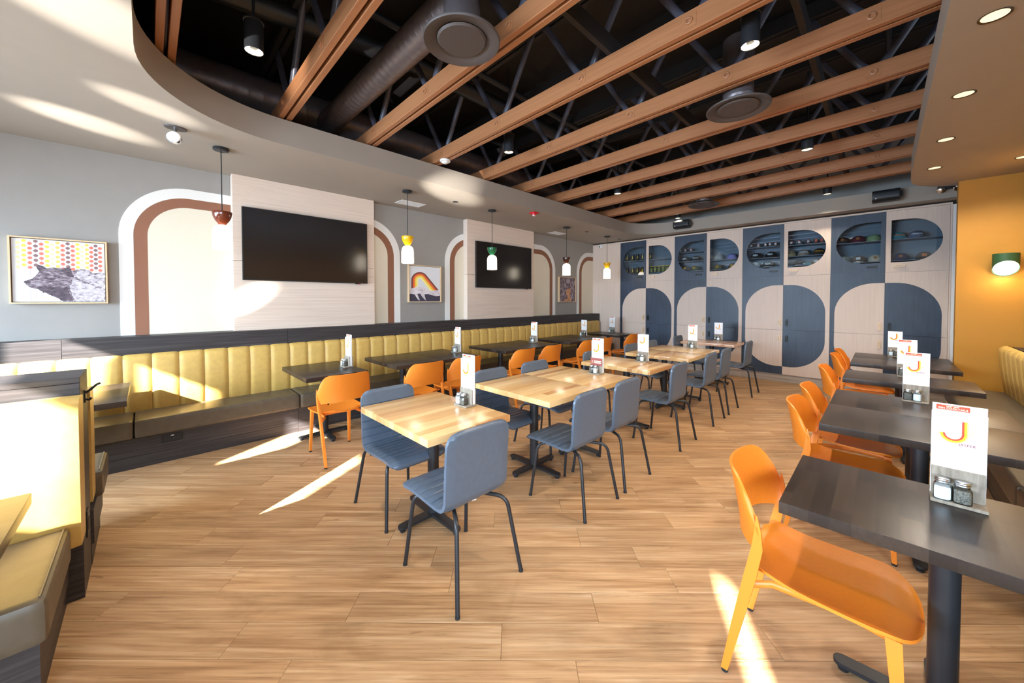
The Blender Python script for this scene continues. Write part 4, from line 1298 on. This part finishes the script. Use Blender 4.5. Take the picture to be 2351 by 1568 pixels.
def sub_shell(a, b):
    N = n_ * nt_
    keep = set()
    for i in range(n_):
        if a <= i <= b:
            keep |= {i * nt_ + j for j in range(nt_)} | {N + i * nt_ + j for j in range(nt_)}
    idx = sorted(keep)
    mp = {v: k for k, v in enumerate(idx)}
    q = MB()
    q.add([sh.v[i] for i in idx], [tuple(mp[i] for i in f) for f in sh.f if all(i in keep for i in f)])
    return q
split = next(i for i, p in enumerate(spts) if p[0] < -0.085)
bc = thing('blue_chair', 'x', 'chair', (0, 0, 0), 0, 'slate blue chairs around the centre row')
sub_shell(0, split).build('seat', blue_vinyl, bc, smooth=70)
sub_shell(split, n_).build('backrest', blue_vinyl, bc, smooth=70)
for sy in (-1, 1):
    def bend(pts, k=5):
        out = [Vector(pts[0])]
        for a, b, c in zip(pts, pts[1:], pts[2:]):
            a, b, c = Vector(a), Vector(b), Vector(c)
            r = 0.06
            p, q = b + (a - b).normalized() * min(r, (a - b).length * 0.48), b + (c - b).normalized() * min(r, (c - b).length * 0.48)
            for i in range(k + 1):
                t = i / k
                out.append((1 - t) ** 2 * p + 2 * t * (1 - t) * b + t * t * q)
        return out + [Vector(pts[-1])]
    MB().tube(bend([(-0.03, 0.09 * sy, 0.424), (-0.185, 0.175 * sy, 0.422), (-0.255, 0.222 * sy, 0.004)]), 0.0115, 10).build('leg', black_steel, bc, smooth=60)
    MB().tube(bend([(0.10, 0.09 * sy, 0.424), (0.205, 0.190 * sy, 0.424), (0.255, 0.222 * sy, 0.004)]), 0.0115, 10).build('leg', black_steel, bc, smooth=60)
    for fx in (-0.255, 0.255):
        MB().lathe([(0.0125, 0.0), (0.0125, 0.014)], 10, (fx, 0.222 * sy, 0)).build('glide', rubber, bc)
MB().box(-0.05, 0.12, -0.10, 0.10, 0.418, 0.436).build('seat_plate', black_steel, bc)
used = []
def place(proto, x, y, rz, label, group):
    if proto.name not in used:
        used.append(proto.name)
        proto.location = (x, y, 0); proto.rotation_euler = (0, 0, rz)
        proto['label'] = label; proto['group'] = group
        return proto
    return dup(proto, (x, y, 0), rz, label, group)
GB = 'slate blue chairs around the centre row'
for y, lab in ((1.27, 'slate blue chair, back to the aisle, at the front single table, tag hanging beneath'), (2.355, 'slate blue chair, back to the aisle, first at the front table pair'), (2.92, 'slate blue chair, back to the aisle, second at the front table pair'),
               (4.06, 'slate blue chair, back to the aisle, at the middle single table'), (5.10, 'slate blue chair, back to the aisle, first at the rear table pair'), (5.74, 'slate blue chair, back to the aisle, second at the rear table pair'),
               (6.98, 'slate blue chair, back to the aisle, at the rosy table')):
    place(bc, -1.685, y, PI, lab, GB)
for y, lab in ((1.33, 'slate blue chair on the banquette side of the front single table'), (2.40, 'slate blue chair on the banquette side, first at the front table pair'), (3.05, 'slate blue chair on the banquette side, second at the front table pair'),
               (4.20, 'slate blue chair on the banquette side of the middle single table'), (5.28, 'slate blue chair on the banquette side, first at the rear table pair'), (5.96, 'slate blue chair on the banquette side, second at the rear table pair'),
               (7.10, 'slate blue chair on the banquette side of the rosy table')):
    place(bc, -2.555, y, 0, lab, GB)
lt = MB().add([(-1.725, 1.335, 0.416), (-1.700, 1.350, 0.416), (-1.685, 1.350, 0.362), (-1.708, 1.340, 0.358)], [(0, 1, 2, 3)])
lt.add([(-1.725, 1.335, 0.4155), (-1.700, 1.350, 0.4155), (-1.668, 1.362, 0.368), (-1.692, 1.350, 0.360)], [(0, 1, 2, 3)])
tag(lt.build('care_tag', paper, fix=False), 'small white care tag hanging under the front blue chair', 'tag')

# ------------------------------------------------------------------ orange leather chairs (local +x is the front)
oc = thing('orange_chair', 'x', 'chair', (0, 0, 0), 0, 'orange leather chairs')
def orange_seat():
    m = MB()
    nu, nv = 18, 15
    rows_t, rows_b = [], []
    for i in range(nu + 1):
        u = 1 - (1 - i / nu) ** 1.7
        x = -0.185 + 0.495 * u
        # plan outline: narrow back, wide rounded front
        w = 0.205 + 0.022 * math.sin(min(1, u / 0.75) * PI / 2)
        if u > 0.74: w *= max(0.0, 1 - ((u - 0.74) / 0.2601) ** 2.6) ** (1 / 2.4)
        if u < 0.10: w *= math.sqrt(max(0.30, 1 - ((0.10 - u) / 0.115) ** 2))
        for j in range(nv + 1):
            t = -1 + 2 * j / nv
            y = w * t
            z = 0.452 + 0.026 * abs(t) ** 2.2 * (1 - 0.35 * u) + 0.020 * max(0, 0.3 - u) / 0.3 - 0.030 * max(0, u - 0.82) / 0.18
            z += 0.010 * math.sin(u * PI) * -1
            rows_t.append((x, y, z + 0.006)); rows_b.append((x, y, z - 0.006))
    N = len(rows_t); k = nv + 1
    fs = []
    for i in range(nu):
        for j in range(nv):
            a = i * k + j
            fs += [(a, a + k, a + k + 1, a + 1), (N + a, N + a + 1, N + a + k + 1, N + a + k)]
    loop = [j for j in range(k)] + [i * k + k - 1 for i in range(1, nu + 1)] + [nu * k + j for j in range(k - 2, -1, -1)] + [i * k for i in range(nu - 1, 0, -1)]
    for q in range(len(loop)):
        a, b = loop[q], loop[(q + 1) % len(loop)]
        fs.append((a, b, N + b, N + a))
    m.add(rows_t + rows_b, fs)
    return m
orange_seat().build('seat', orange_leather, oc, smooth=60)
def orange_back():
    m = MB()
    nu, nv = 20, 14
    fr, bk = [], []
    for i in range(nu + 1):
        t = -1 + 2 * i / nu                    # across
        for j in range(nv + 1):
            v = j / nv                         # up
            at = abs(t)
            zt = 0.846 - 0.15 * max(0, (at - 0.50) / 0.50) ** 2.6
            zl = 0.592 - 0.026 * at ** 1.6 + 0.06 * max(0, (at - 0.90) / 0.10) ** 2
            z = zl + (zt - zl) * v
            hw = 0.238 + 0.012 * math.sin(v * PI)
            y = hw * math.sin(t * 1.30) / math.sin(1.30)
            x = -0.238 + 0.115 * (1 - math.cos(t * 1.30)) / (1 - math.cos(1.30)) * (1 - 0.10 * v)
            x -= 0.046 * ((z - 0.60) / 0.26) ** 1.5 if z > 0.60 else 0
            nx, ny = math.cos(t * 1.0), -math.sin(t * 1.0)
            fr.append((x + nx * 0.0055, y + ny * 0.0055, z)); bk.append((x - nx * 0.0055, y - ny * 0.0055, z))
    N = len(fr); k = nv + 1
    fs = []
    for i in range(nu):
        for j in range(nv):
            a = i * k + j
            fs += [(a, a + k, a + k + 1, a + 1), (N + a, N + a + 1, N + a + k + 1, N + a + k)]
    loop = [j for j in range(k)] + [i * k + k - 1 for i in range(1, nu + 1)] + [nu * k + j for j in range(k - 2, -1, -1)] + [i * k for i in range(nu - 1, 0, -1)]
    for q in range(len(loop)):
        a, b = loop[q], loop[(q + 1) % len(loop)]
        fs.append((a, b, N + b, N + a))
    m.add(fr + bk, fs)
    return m
orange_back().build('backrest', orange_leather, oc, smooth=60)
def blade(pts, sy):
    """tapered flat leg: (x, y, z, half width along x, half thickness along y)"""
    m = MB()
    vs = []
    for x, y, z, a, b in pts:
        vs += [(x - a, y - b, z), (x + a, y - b, z), (x + a, y + b, z), (x - a, y + b, z)]
    fs = [(3, 2, 1, 0)]
    for i in range(len(pts) - 1):
        for j in range(4):
            fs.append((i * 4 + j, i * 4 + (j + 1) % 4, (i + 1) * 4 + (j + 1) % 4, (i + 1) * 4 + j))
    fs.append(tuple(range((len(pts) - 1) * 4, len(pts) * 4)))
    return m.add(vs, fs)
for sy in (-1, 1):
    blade([(-0.252, 0.212 * sy, 0.012, 0.0125, 0.011), (-0.205, 0.220 * sy, 0.25, 0.018, 0.011), (-0.162, 0.229 * sy, 0.46, 0.021, 0.010), (-0.138, 0.238 * sy, 0.585, 0.019, 0.009), (-0.136, 0.2455 * sy, 0.66, 0.011, 0.006), (-0.140, 0.2475 * sy, 0.715, 0.002, 0.003)], sy).build('leg', orange_steel, oc, bevel=0.003, seg=2)
    blade([(0.262, 0.192 * sy, 0.012, 0.011, 0.011), (0.245, 0.186 * sy, 0.25, 0.016, 0.013), (0.232, 0.180 * sy, 0.438, 0.021, 0.014)], sy).build('leg', orange_steel, oc, bevel=0.003, seg=2)
    MB().tube([(-0.168, 0.216 * sy, 0.415), (-0.10, 0.170 * sy, 0.425), (0.10, 0.150 * sy, 0.428), (0.225, 0.168 * sy, 0.425)], 0.014, 8, flat=(0.7, 1.1)).build('side_rail', orange_steel, oc, smooth=50)
    for fx, fy in ((-0.252, 0.212), (0.262, 0.192)):
        MB().lathe([(0.0125, 0.0), (0.0135, 0.012)], 10, (fx, fy * sy, 0)).build('glide', rubber, oc)
MB().tube([(0.0, -0.158, 0.426), (0.0, 0.158, 0.426)], 0.011, 8).build('cross_rail', orange_steel, oc, smooth=50)
GO1, GO2 = 'orange chairs along the banquette tables', 'orange chairs along the wall bench tables'
for y, lab in ((1.352, 'orange leather chair at the single table next to the booths'), (2.24, 'orange chair at the second banquette group, first of two'), (2.81, 'orange chair at the second banquette group, second of two'),
               (3.85, 'orange chair at the third banquette group, first of two'), (4.48, 'orange chair at the third banquette group, second of two'), (5.47, 'orange chair at the fourth banquette group, first of two'),
               (6.05, 'orange chair at the fourth banquette group, second of two'), (7.10, 'orange chair at the single table by the cabinets')):
    place(oc, -3.815, y, PI, lab, GO1)
for y, lab in ((1.905, 'orange leather chair with sunlit leg at the front of the wall bench row'), (3.26, 'orange chair, first of two at the scuffed dark table pair'), (3.87, 'orange chair, second of two at the scuffed dark table pair'),
               (5.10, 'orange chair at the middle single table of the wall bench row'), (6.34, 'orange chair, first of two at the last wall bench pair'), (6.93, 'orange chair, second of two at the last wall bench pair')):
    place(oc, -0.190, y, 0, lab, GO2)

# ------------------------------------------------------------------ menu holders, menus, shakers
def holder_proto():
    t = thing('menu_holder', 'x', 'menu holder', (0, 0, 0), 0, 'menu holders on the tables')
    MB().box(-0.071, 0.071, -0.052, 0.052, 0.0, 0.012).build('base_board', holder_wood, t, bevel=0.0015, seg=1)
    MB().box(-0.068, 0.068, 0.004, 0.013, 0.012, 0.125).build('front_board', holder_wood, t, bevel=0.0015, seg=1)
    MB().box(-0.068, 0.068, 0.036, 0.045, 0.012, 0.125).build('rear_board', holder_wood, t, bevel=0.0015, seg=1)
    return t
H0 = holder_proto()
def jstroke(w0, w1):
    """the letter J as a band between two offsets"""
    R = 0.021
    out = [(0.012 + w1, 0.052), (0.012 + w1, 0.0)] + [(-0.009 + (R + w1) * math.cos(a), (R + w1) * math.sin(a)) for a in [math.radians(-d) for d in range(0, 181, 15)]]
    inn = [(0.012 + w0, 0.052), (0.012 + w0, 0.0)] + [(-0.009 + (R + w0) * math.cos(a), (R + w0) * math.sin(a)) for a in [math.radians(-d) for d in range(0, 181, 15)]]
    return out + list(reversed(inn))
def menu_proto():
    t = thing('menu', 'x', 'menu', (0, 0, 0), 0, 'drink menus standing in the holders')
    b = MB()
    for k in range(3):
        b.box(-0.0700, 0.0700, 0.0150 + 0.0045 * k, 0.0185 + 0.0045 * k, 0.014, 0.345 - 0.0015 * k)
    b.build('pages', paper, t)
    yf = 0.0148
    lg_ = MB()
    for w0, w1, mi in ((0.0, 0.0062, 0), (0.0062, 0.0125, 1), (0.0125, 0.0165, 2)):
        lg_.prism([(x - 0.004, z + 0.262) for x, z in jstroke(w0, w1)], 'y', yf - 0.0003, yf + 0.0002, mi)
    # pale flourish around the letter
    for cx, cz, r, a0, a1 in ((0.016, 0.277, 0.018, 70, -60), (0.040, 0.276, 0.010, 170, 280), (0.016, 0.238, 0.020, 150, 60), (-0.020, 0.262, 0.022, 180, 250)):
        o_ = [(cx + (r + 0.0010) * math.cos(math.radians(a0 + (a1 - a0) * i / 8)), cz + (r + 0.0010) * math.sin(math.radians(a0 + (a1 - a0) * i / 8))) for i in range(9)]
        i_ = [(cx + (r - 0.0008) * math.cos(math.radians(a0 + (a1 - a0) * i / 8)), cz + (r - 0.0008) * math.sin(math.radians(a0 + (a1 - a0) * i / 8))) for i in range(9)]
        lg_.prism(o_ + list(reversed(i_)), 'y', yf - 0.0002, yf + 0.0002, 2)
    lg_.build('logo', [ink_red, ink_yellow, ink_pale], t)
    me = text_mesh('JASPER', 0.0125, ink_maroon, extrude=0.0002, bold=0.0002, space=1.15)
    o_ = obj('lettering', me, t, (0.022, yf, 0.224)); o_.rotation_euler = (PI / 2, 0, 0)
    me = text_mesh('BREWING CO.', 0.0055, ink_maroon, extrude=0.0002, space=1.1)
    o_ = obj('lettering', me, t, (0.022, yf, 0.214)); o_.rotation_euler = (PI / 2, 0, 0)
    return t
def insert_proto():
    t = thing('cocktail_card', 'x', 'menu', (0, 0, 0), 0, 'cocktail cards behind the menus')
    MB().box(-0.068, 0.070, 0.0290, 0.0335, 0.014, 0.374).build('card', paper, t)
    MB().box(-0.058, 0.028, 0.0285, 0.0291, 0.350, 0.369).build('banner', ink_red, t)
    for s_, sz, z in (('LAST BEST', 0.0065, 0.3645), ('GIN COCKTAILS', 0.0095, 0.3562)):
        me = text_mesh(s_, sz, ink_cream, extrude=0.0002, bold=0.0002, space=1.1)
        o_ = obj('lettering', me, t, (-0.015, 0.0284, z)); o_.rotation_euler = (PI / 2, 0, 0)
    MB().box(0.028, 0.057, 0.0286, 0.0291, 0.3615, 0.3622).box(0.0564, 0.057, 0.0286, 0.0291, 0.348, 0.3622).build('border_line', ink_maroon, t)
    return t
M0, K0 = menu_proto(), insert_proto()
def shaker_proto(nm, fill, label):
    t = thing(nm, label, 'shaker', (0, 0, 0), 0, 'shakers on the menu holders')
    b = MB()
    n = 5
    prof = [(0.0185, 0.0), (0.0205, 0.004), (0.0205, 0.044), (0.0165, 0.054), (0.0150, 0.058)]
    outl = []
    for hw, z in prof:
        c = hw * 0.35
        outl.append([(x, y, z) for x, y in ((hw - c, -hw), (hw, -hw + c), (hw, hw - c), (hw - c, hw), (-hw + c, hw), (-hw, hw - c), (-hw, -hw + c), (-hw + c, -hw))])
    vs = [v for r_ in outl for v in r_]
    fs = [tuple(reversed(range(8)))] + [(i * 8 + j, i * 8 + (j + 1) % 8, (i + 1) * 8 + (j + 1) % 8, (i + 1) * 8 + j) for i in range(len(prof) - 1) for j in range(8)]
    b.add(vs, fs).build('jar', jar_glass, t, smooth=30)
    f_ = MB()
    prof2 = [(0.0170, 0.003), (0.0182, 0.006), (0.0182, 0.038), (0.0165, 0.044)]
    vs = []
    for hw, z in prof2:
        c = hw * 0.35
        vs += [(x, y, z) for x, y in ((hw - c, -hw), (hw, -hw + c), (hw, hw - c), (hw - c, hw), (-hw + c, hw), (-hw, hw - c), (-hw, -hw + c), (-hw + c, -hw))]
    fs = [tuple(reversed(range(8))), tuple(range(24, 32))] + [(i * 8 + j, i * 8 + (j + 1) % 8, (i + 1) * 8 + (j + 1) % 8, (i + 1) * 8 + j) for i in range(3) for j in range(8)]
    f_.add(vs, fs).build('filling', fill, t)
    MB().lathe([(0.0165, 0.056), (0.0180, 0.057), (0.0180, 0.060), (0.0172, 0.061), (0.0180, 0.062), (0.0180, 0.066), (0.0150, 0.070), (0.0, 0.0715)], 20).build('lid', brushed, t, smooth=50)
    for ch in t.children:
        ch.data.transform(Matrix.Scale(1.17, 4))
    return t
S0, P0_ = shaker_proto('salt_shaker', salt_white, 'x'), shaker_proto('pepper_shaker', pepper_mix, 'x')
protoset = set()
def put(proto, loc, rz, label, group):
    if proto.name in protoset:
        return dup(proto, loc, rz, label, group)
    protoset.add(proto.name)
    proto.location, proto.rotation_euler = loc, (0, 0, rz)
    proto['label'], proto['group'] = label, group
    return proto
HOLD = [(-4.42, 1.655, 'at the single banquette table by the booths', 2, True), (-4.46, 3.262, 'on the second banquette table group', 2, True), (-4.50, 5.020, 'on the third banquette table group', 2, False), (-4.52, 6.655, 'on the fourth banquette table group', 3, False), (-4.52, 7.83, 'on the banquette table by the cabinets', 3, False),
        (-2.18, 1.675, 'on the front single butcher block table', 2, True), (-2.13, 3.375, 'on the front butcher block pair', 2, True), (-2.13, 4.44, 'on the middle single butcher block table', 2, False), (-2.15, 6.22, 'on the rear butcher block pair', 2, False), (-2.19, 7.69, 'on the rosy table before the cabinets', 2, False),
        (0.216, 2.222, 'on the front single wall bench table', 2, True), (0.190, 4.200, 'on the scuffed dark table pair', 2, True), (0.185, 5.490, 'on the middle single wall bench table', 2, True), (0.13, 7.32, 'on the last wall bench table pair', 2, False)]
zt_ = 0.7605
for i, (x, y, lab, ns, ins) in enumerate(HOLD):
    rz = math.radians((2, -3, 1, -2, 3, 2, -2, 1, -1, 2, -1.5, -4, 2, 1)[i])
    put(H0, (x, y, zt_), rz, 'grey stained wooden menu holder ' + lab, 'menu holders on the tables')
    put(M0, (x, y, zt_), rz, 'white drink menu with letter J logo standing ' + lab, 'drink menus standing in the holders')
    if ins or i % 2 == 0:
        put(K0, (x, y, zt_), rz, 'white card with red banner behind the menu ' + lab, 'cocktail cards behind the menus')
    kinds = [S0, P0_] if i in (10, 13, 5, 0) else [P0_, S0]
    xs = (-0.040, 0.010) if ns == 2 else (-0.045, 0.0, 0.045)
    if ns == 3: kinds = [S0, P0_, P0_]
    c_, s_ = math.cos(rz), math.sin(rz)
    nsalt = 0
    for k, xx in zip(kinds, xs):
        dx, dy = xx, -0.026
        nm = 'salt shaker with steel lid' if k is S0 else 'pepper shaker with steel lid'
        if k is P0_ and ns == 3:
            nm += (', middle of three,' if xx == 0.0 else ', last of three,')
        put(k, (x + dx * c_ - dy * s_, y + dx * s_ + dy * c_, zt_ + 0.0122), rz, 'glass ' + nm + ' ' + lab, 'shakers on the menu holders')
# the brown promotional band on the front pair's menus
bnd = thing('promotion_card', 'brown promotional card with cream lettering propped before the front pair menus', 'card', (-2.13, 3.375, zt_ + 0.012))
MB().box(-0.069, 0.069, -0.0015, 0.0025, 0.075, 0.155).build('card', plain('band_brown', srgb(150, 74, 66), 0.5), bnd)
me = text_mesh('J', 0.036, ink_cream, extrude=0.0003)
o_ = obj('lettering', me, bnd, (-0.048, -0.0018, 0.116)); o_.rotation_euler = (PI / 2, 0, 0)
for z_ in (0.122, 0.106):
    MB().box(-0.028, 0.058, -0.0019, -0.0014, z_ - 0.005, z_ + 0.004).build('print_line', ink_cream, bnd)

# ------------------------------------------------------------------ lamps
def pendant(x, y, cup, label):
    t = thing('pendant_lamp', label, 'lamp', (x, y, ZS), 0, 'pendant lamps over the banquette tables')
    MB().lathe([(0, -0.0005), (0.062, -0.0005), (0.064, -0.004), (0.064, -0.022), (0.060, -0.025), (0, -0.025)], 28).build('canopy', black_steel, t, smooth=40)
    MB().tube([(0, 0, -0.025), (0, 0, -0.612)], 0.0045, 8).build('cord', black_plastic, t, smooth=50)
    MB().lathe([(0, -0.606), (0.012, -0.606), (0.012, -0.612), (0.078, -0.608), (0.079, -0.613), (0.073, -0.655), (0.055, -0.695), (0.034, -0.722), (0.030, -0.735), (0, -0.735)], 32).build('cup', cup, t, smooth=60)
    MB().lathe([(0, -0.733), (0.030, -0.735), (0.058, -0.748), (0.072, -0.772), (0.078, -0.81), (0.079, -0.962), (0.075, -0.966), (0.074, -0.960), (0, -0.960)], 32).build('shade', opal, t, smooth=60)
    return t
for y, cup, lab in ((0.53, brown_enamel, 'pendant lamp with glossy red brown cup beside the first television'), (2.496, yellow_enamel, 'pendant lamp with yellow cup above the rainbow print'), (4.010, green_enamel, 'pendant lamp with green cup before the second television'),
                    (6.015, dark_brown_enamel, 'pendant lamp with dark brown cup above the woodland print'), (7.56, yellow_enamel, 'pendant lamp with yellow cup beside the security camera')):
    pendant(-4.50, y, cup, lab)

def downlight(x, y, label, energy, r=0.058, on=True, trim=None):
    t = thing('downlight', label, 'lamp', (x, y, ZS), 0, 'recessed downlights')
    MB().lathe([(r * 0.82, 0.0), (r, -0.004), (r, -0.0005), (r * 0.82, 0.0)], 28).build('trim_ring', trim or brown_steel, t, smooth=40)
    MB().lathe([(0, -0.0006), (r * 0.83, -0.0012), (r * 0.80, -0.0004), (0, -0.0002)], 24).build('lens', lamp_warm if on else black_steel, t)
    if on and energy:
        light('downlight_beam', 'SPOT', (x, y, ZS - 0.02), (0, 0, -1), energy, (1.0, 0.88, 0.72), 0.03, None, math.radians(150), 0.6, t)
    return t
brown_steel = plain('bronze_trim', srgb(66, 50, 36), 0.45, metal=0.4)
for k, y in enumerate((3.10, 4.125, 5.175, 6.20)):
    downlight(0.382, y, '%s recessed downlight along the edge of the bench soffit' % ORD[k], 48)
downlight(0.382, 2.06, 'recessed downlight of the bench soffit just past the picture top', 48)
downlight(0.99, 6.36, 'recessed downlight by the yellow wall', 30)
for y, lab in ((3.283, 'small dark recessed fitting in the soffit beyond the yellow pendant'), (6.73, 'small dark recessed fitting between the last two pendants'), (8.12, 'small dark recessed fitting near the cabinet corner')):
    downlight(-4.50, y, lab, 0, 0.042, False, black_steel)

def cylinder_spot(x, y, label, energy):
    t = thing('cylinder_spotlight', label, 'lamp', (x, y, 3.25), 0, 'black cylinder spotlights between the joists')
    MB().lathe([(0.050, 0.02), (0.052, 0.0), (0.056, 0.0), (0.056, 0.20), (0.052, 0.21), (0.0, 0.21)], 28).build('body', black_steel, t, smooth=40)
    MB().tube([(0, 0, 0.21), (0, 0, 0.95)], 0.009, 8).build('stem', black_steel, t, smooth=50)
    MB().lathe([(0.0, 0.022), (0.048, 0.018), (0.050, 0.006), (0.051, 0.006), (0.050, 0.024), (0.0, 0.03)], 24).build('lens', lamp_lens if label.startswith('lit') else lamp_warm, t)
    MB().lathe([(0.0565, 0.19), (0.060, 0.192), (0.060, 0.205), (0.0565, 0.207)], 28).build('collar', black_steel, t, smooth=40)
    if energy:
        light('spotlight_beam', 'SPOT', (x, y, 3.245), (0, 0, -1), energy, (1.0, 0.86, 0.66), 0.035, None, math.radians(110), 0.5, t)
    return t
cylinder_spot(-3.066, 0.55, 'lit black cylinder spotlight hanging behind the booth end soffit', 55)
cylinder_spot(-3.078, 3.004, 'black cylinder spotlight behind the third and fourth joists', 55)
cylinder_spot(-3.04, 5.42, 'black cylinder spotlight amid the middle joists, banquette side', 55)
cylinder_spot(-3.06, 7.95, 'black cylinder spotlight above the corner speaker', 30)
cylinder_spot(-0.653, 2.90, 'lit black cylinder spotlight hanging near the second diffuser', 55)
cylinder_spot(-0.633, 5.36, 'black cylinder spotlight amid the middle joists, bench side', 55)
cylinder_spot(-0.66, 7.85, 'black cylinder spotlight before the cabinet soffit, bench side', 30)
cylinder_spot(-0.66, 0.44, 'black cylinder spotlight over the front aisle', 55)

t = thing('wall_sconce', 'green cylinder sconce glowing on the yellow wall', 'lamp', (0.99, 7.115, 0))
b = MB()
R_, n = 0.098, 36
vs = []
for j in range(n):
    a = 2 * PI * j / n
    cx, cy = R_ * math.cos(a), -0.105 + R_ * math.sin(a)
    vs += [(cx, cy, 2.075), (cx, cy, 1.815 + (-(cy) - 0.007) * 0.86)]
fs = [tuple(2 * j for j in range(n))] + [(2 * j, 2 * j + 1, (2 * ((j + 1) % n)) + 1, 2 * ((j + 1) % n)) for j in range(n)]
b.add(vs, fs).build('shade', green_felt, t, smooth=40)
b = MB()
b.add([(0.93 * R_ * math.cos(2 * PI * j / n), -0.105 + 0.93 * R_ * math.sin(2 * PI * j / n), 1.823 + (0.098 - 0.93 * R_ * math.sin(2 * PI * j / n)) * 0.86) for j in range(n)], [tuple(range(n))])
b.build('diffuser', lamp_lens, t, fix=False)
MB().box(-0.05, 0.05, -0.012, 0.004, 1.86, 2.04).build('back_plate', black_steel, t)
light('sconce_glow', 'POINT', (0.99, 6.97, 1.80), (0, 0, -1), 2.2, (1.0, 0.75, 0.42), 0.05, parent=t)

# adjustable emergency spot on the soffit
t = thing('swivel_spotlight', 'chrome swivel spotlight on an oval plate beside the first pendant', 'lamp', (-4.233, 0.197, ZS))
MB().lathe([(0, -0.0005), (0.075, -0.0005), (0.072, -0.010), (0, -0.012)], 28, sx=0.75).build('ceiling_plate', grille_paint, t, smooth=40)
MB().tube([(0, 0, -0.010), (0.006, -0.004, -0.050)], 0.012, 10).build('swivel_arm', chrome, t, smooth=50)
hd = MB().lathe([(0, -0.045), (0.030, -0.040), (0.046, -0.015), (0.050, 0.02), (0.050, 0.034), (0.044, 0.036), (0.0, 0.036)], 24)
hdo = hd.build('lamp_head', chrome, t, smooth=60)
ln = MB().lathe([(0, 0.0375), (0.043, 0.0365), (0.043, 0.034), (0, 0.034)], 24).build('lens', lamp_cool, t)
for o_ in (hdo, ln):
    o_.location = (0.012, -0.006, -0.098)
    o_.rotation_euler = Vector((0.80, -0.32, 0.10)).to_track_quat('Z', 'Y').to_euler()
light('swivel_beam', 'SPOT', (-4.15, 0.15, 2.915), (0.80, 0.9, -0.2), 0.01, (1, 0.95, 0.85), 0.03, None, 1.6, 0.4, t)

# ------------------------------------------------------------------ ceiling and wall devices
def vent(y, lab, x=-5.06):
    t = thing('air_vent', lab, 'vent', (x, y, ZS), 0, 'white linear air vents')
    MB().prism([(-0.115, -0.20), (0.115, -0.20), (0.115, 0.20), (-0.115, 0.20)], 'z', -0.006, -0.0005, holes=[[(-0.09, -0.175), (0.09, -0.175), (0.09, 0.175), (-0.09, 0.175)]]).build('frame', white_plastic, t)
    for k in range(9):
        xx = -0.08 + 0.02 * k
        MB().box(xx - 0.004, xx + 0.004, -0.175, 0.175, -0.005, -0.001).build('slat', white_plastic, t)
    return t
vent(2.86, 'white slatted air vent behind the yellow pendant cord')
vent(6.42, 'white slatted air vent beyond the second television')
t = thing('fire_strobe', 'red fire alarm strobe under the soffit near the green pendant', 'alarm', (-4.133, 4.623, ZS))
MB().box(-0.058, 0.058, -0.058, 0.058, -0.022, -0.0005).build('housing', red_plastic, t, bevel=0.006)
MB().lathe([(0.038, -0.022), (0.034, -0.045), (0, -0.047)], 8).build('horn', red_plastic, t)
MB().box(-0.018, 0.018, -0.018, 0.018, -0.060, -0.046).build('flash_lens', white_plastic, t, bevel=0.004)
t = thing('motion_sensor', 'white domed sensor fixed beneath the fourth joist at the soffit edge', 'sensor', (-3.80, JY[3] + 0.05, zb(-3.80)))
MB().lathe([(0, -0.0005), (0.062, -0.0005), (0.066, -0.010), (0.060, -0.024), (0, -0.026)], 28).build('base_ring', white_plastic, t, smooth=50)
MB().lathe([(0.042, -0.025), (0.040, -0.034), (0.026, -0.044), (0, -0.047)], 24).build('dome', white_plastic, t, smooth=60)
t = thing('security_camera', 'white turret security camera above the blank panel corner', 'camera', (-5.16, YF - 0.007, 2.925))
MB().lathe([(0, 0.0), (0.050, 0.0), (0.052, -0.012), (0.046, -0.020), (0, -0.020)], 24, axis='y').build('base_ring', white_plastic, t, smooth=50)
b = MB().lathe([(0, -0.045), (0.030, -0.038), (0.044, -0.012), (0.044, 0.012), (0.030, 0.038), (0, 0.045)], 20, (0, -0.045, -0.012))
b.build('ball', white_plastic, t, smooth=60)
MB().lathe([(0, -0.094), (0.014, -0.092), (0.017, -0.08), (0, -0.08)], 16, (0, 0, -0.022), axis='y').build('lens', black_plastic, t)
def speaker(x, lab, w):
    t = thing('wall_speaker', lab, 'speaker', (x, 8.15, 3.125), 0, 'black fascia speakers')
    prof = rounded(-0.10, 0.10, -0.085, 0.085, (0.055, 0.055, 0.055, 0.055), 6)
    b = MB().prism([(-0.13 + p[0], p[1]) for p in prof], 'x', -w / 2, w / 2)
    b.build('cabinet', black_plastic, t, bevel=0.010, seg=2)
    MB().prism([(-0.135 + p[0] * 0.99, p[1] * 0.93) for p in prof], 'x', -w / 2 + 0.02, w / 2 - 0.02).build('grille', black_steel, t, smooth=40)
    MB().box(w / 2 - 0.005, w / 2 + 0.025, -0.16, -0.06, -0.04, 0.04).build('end_knob', black_steel, t, bevel=0.006)
    MB().box(-0.05, 0.05, -0.055, -0.0005, -0.02, 0.02).build('bracket', black_steel, t)
    MB().box(-w / 2 + 0.035, -w / 2 + 0.05, -0.2345, -0.232, -0.05, -0.03).build('badge', brushed, t)
    return t
speaker(-3.00, 'black wall speaker on the grey fascia at the curved corner', 0.30)
speaker(0.01, 'black wall speaker on the grey fascia near the yellow wall', 0.30)
t = thing('emergency_light', 'twin headed emergency light on the fascia beside the yellow wall', 'lamp', (0.60, 8.15, 3.14))
MB().box(-0.07, 0.14, -0.05, -0.0005, -0.02, 0.06).build('housing', black_plastic, t, bevel=0.006)
for xx in (-0.045, 0.11):
    h_ = MB().lathe([(0, 0.04), (0.030, 0.035), (0.040, 0.0), (0.036, -0.004), (0, -0.004)], 20, axis='y').build('lamp_head', chrome, t, smooth=50)
    h_.location = (xx, -0.09, -0.035)
    h_.rotation_euler = (0.3, 0, -0.2 if xx < 0 else 0.5)
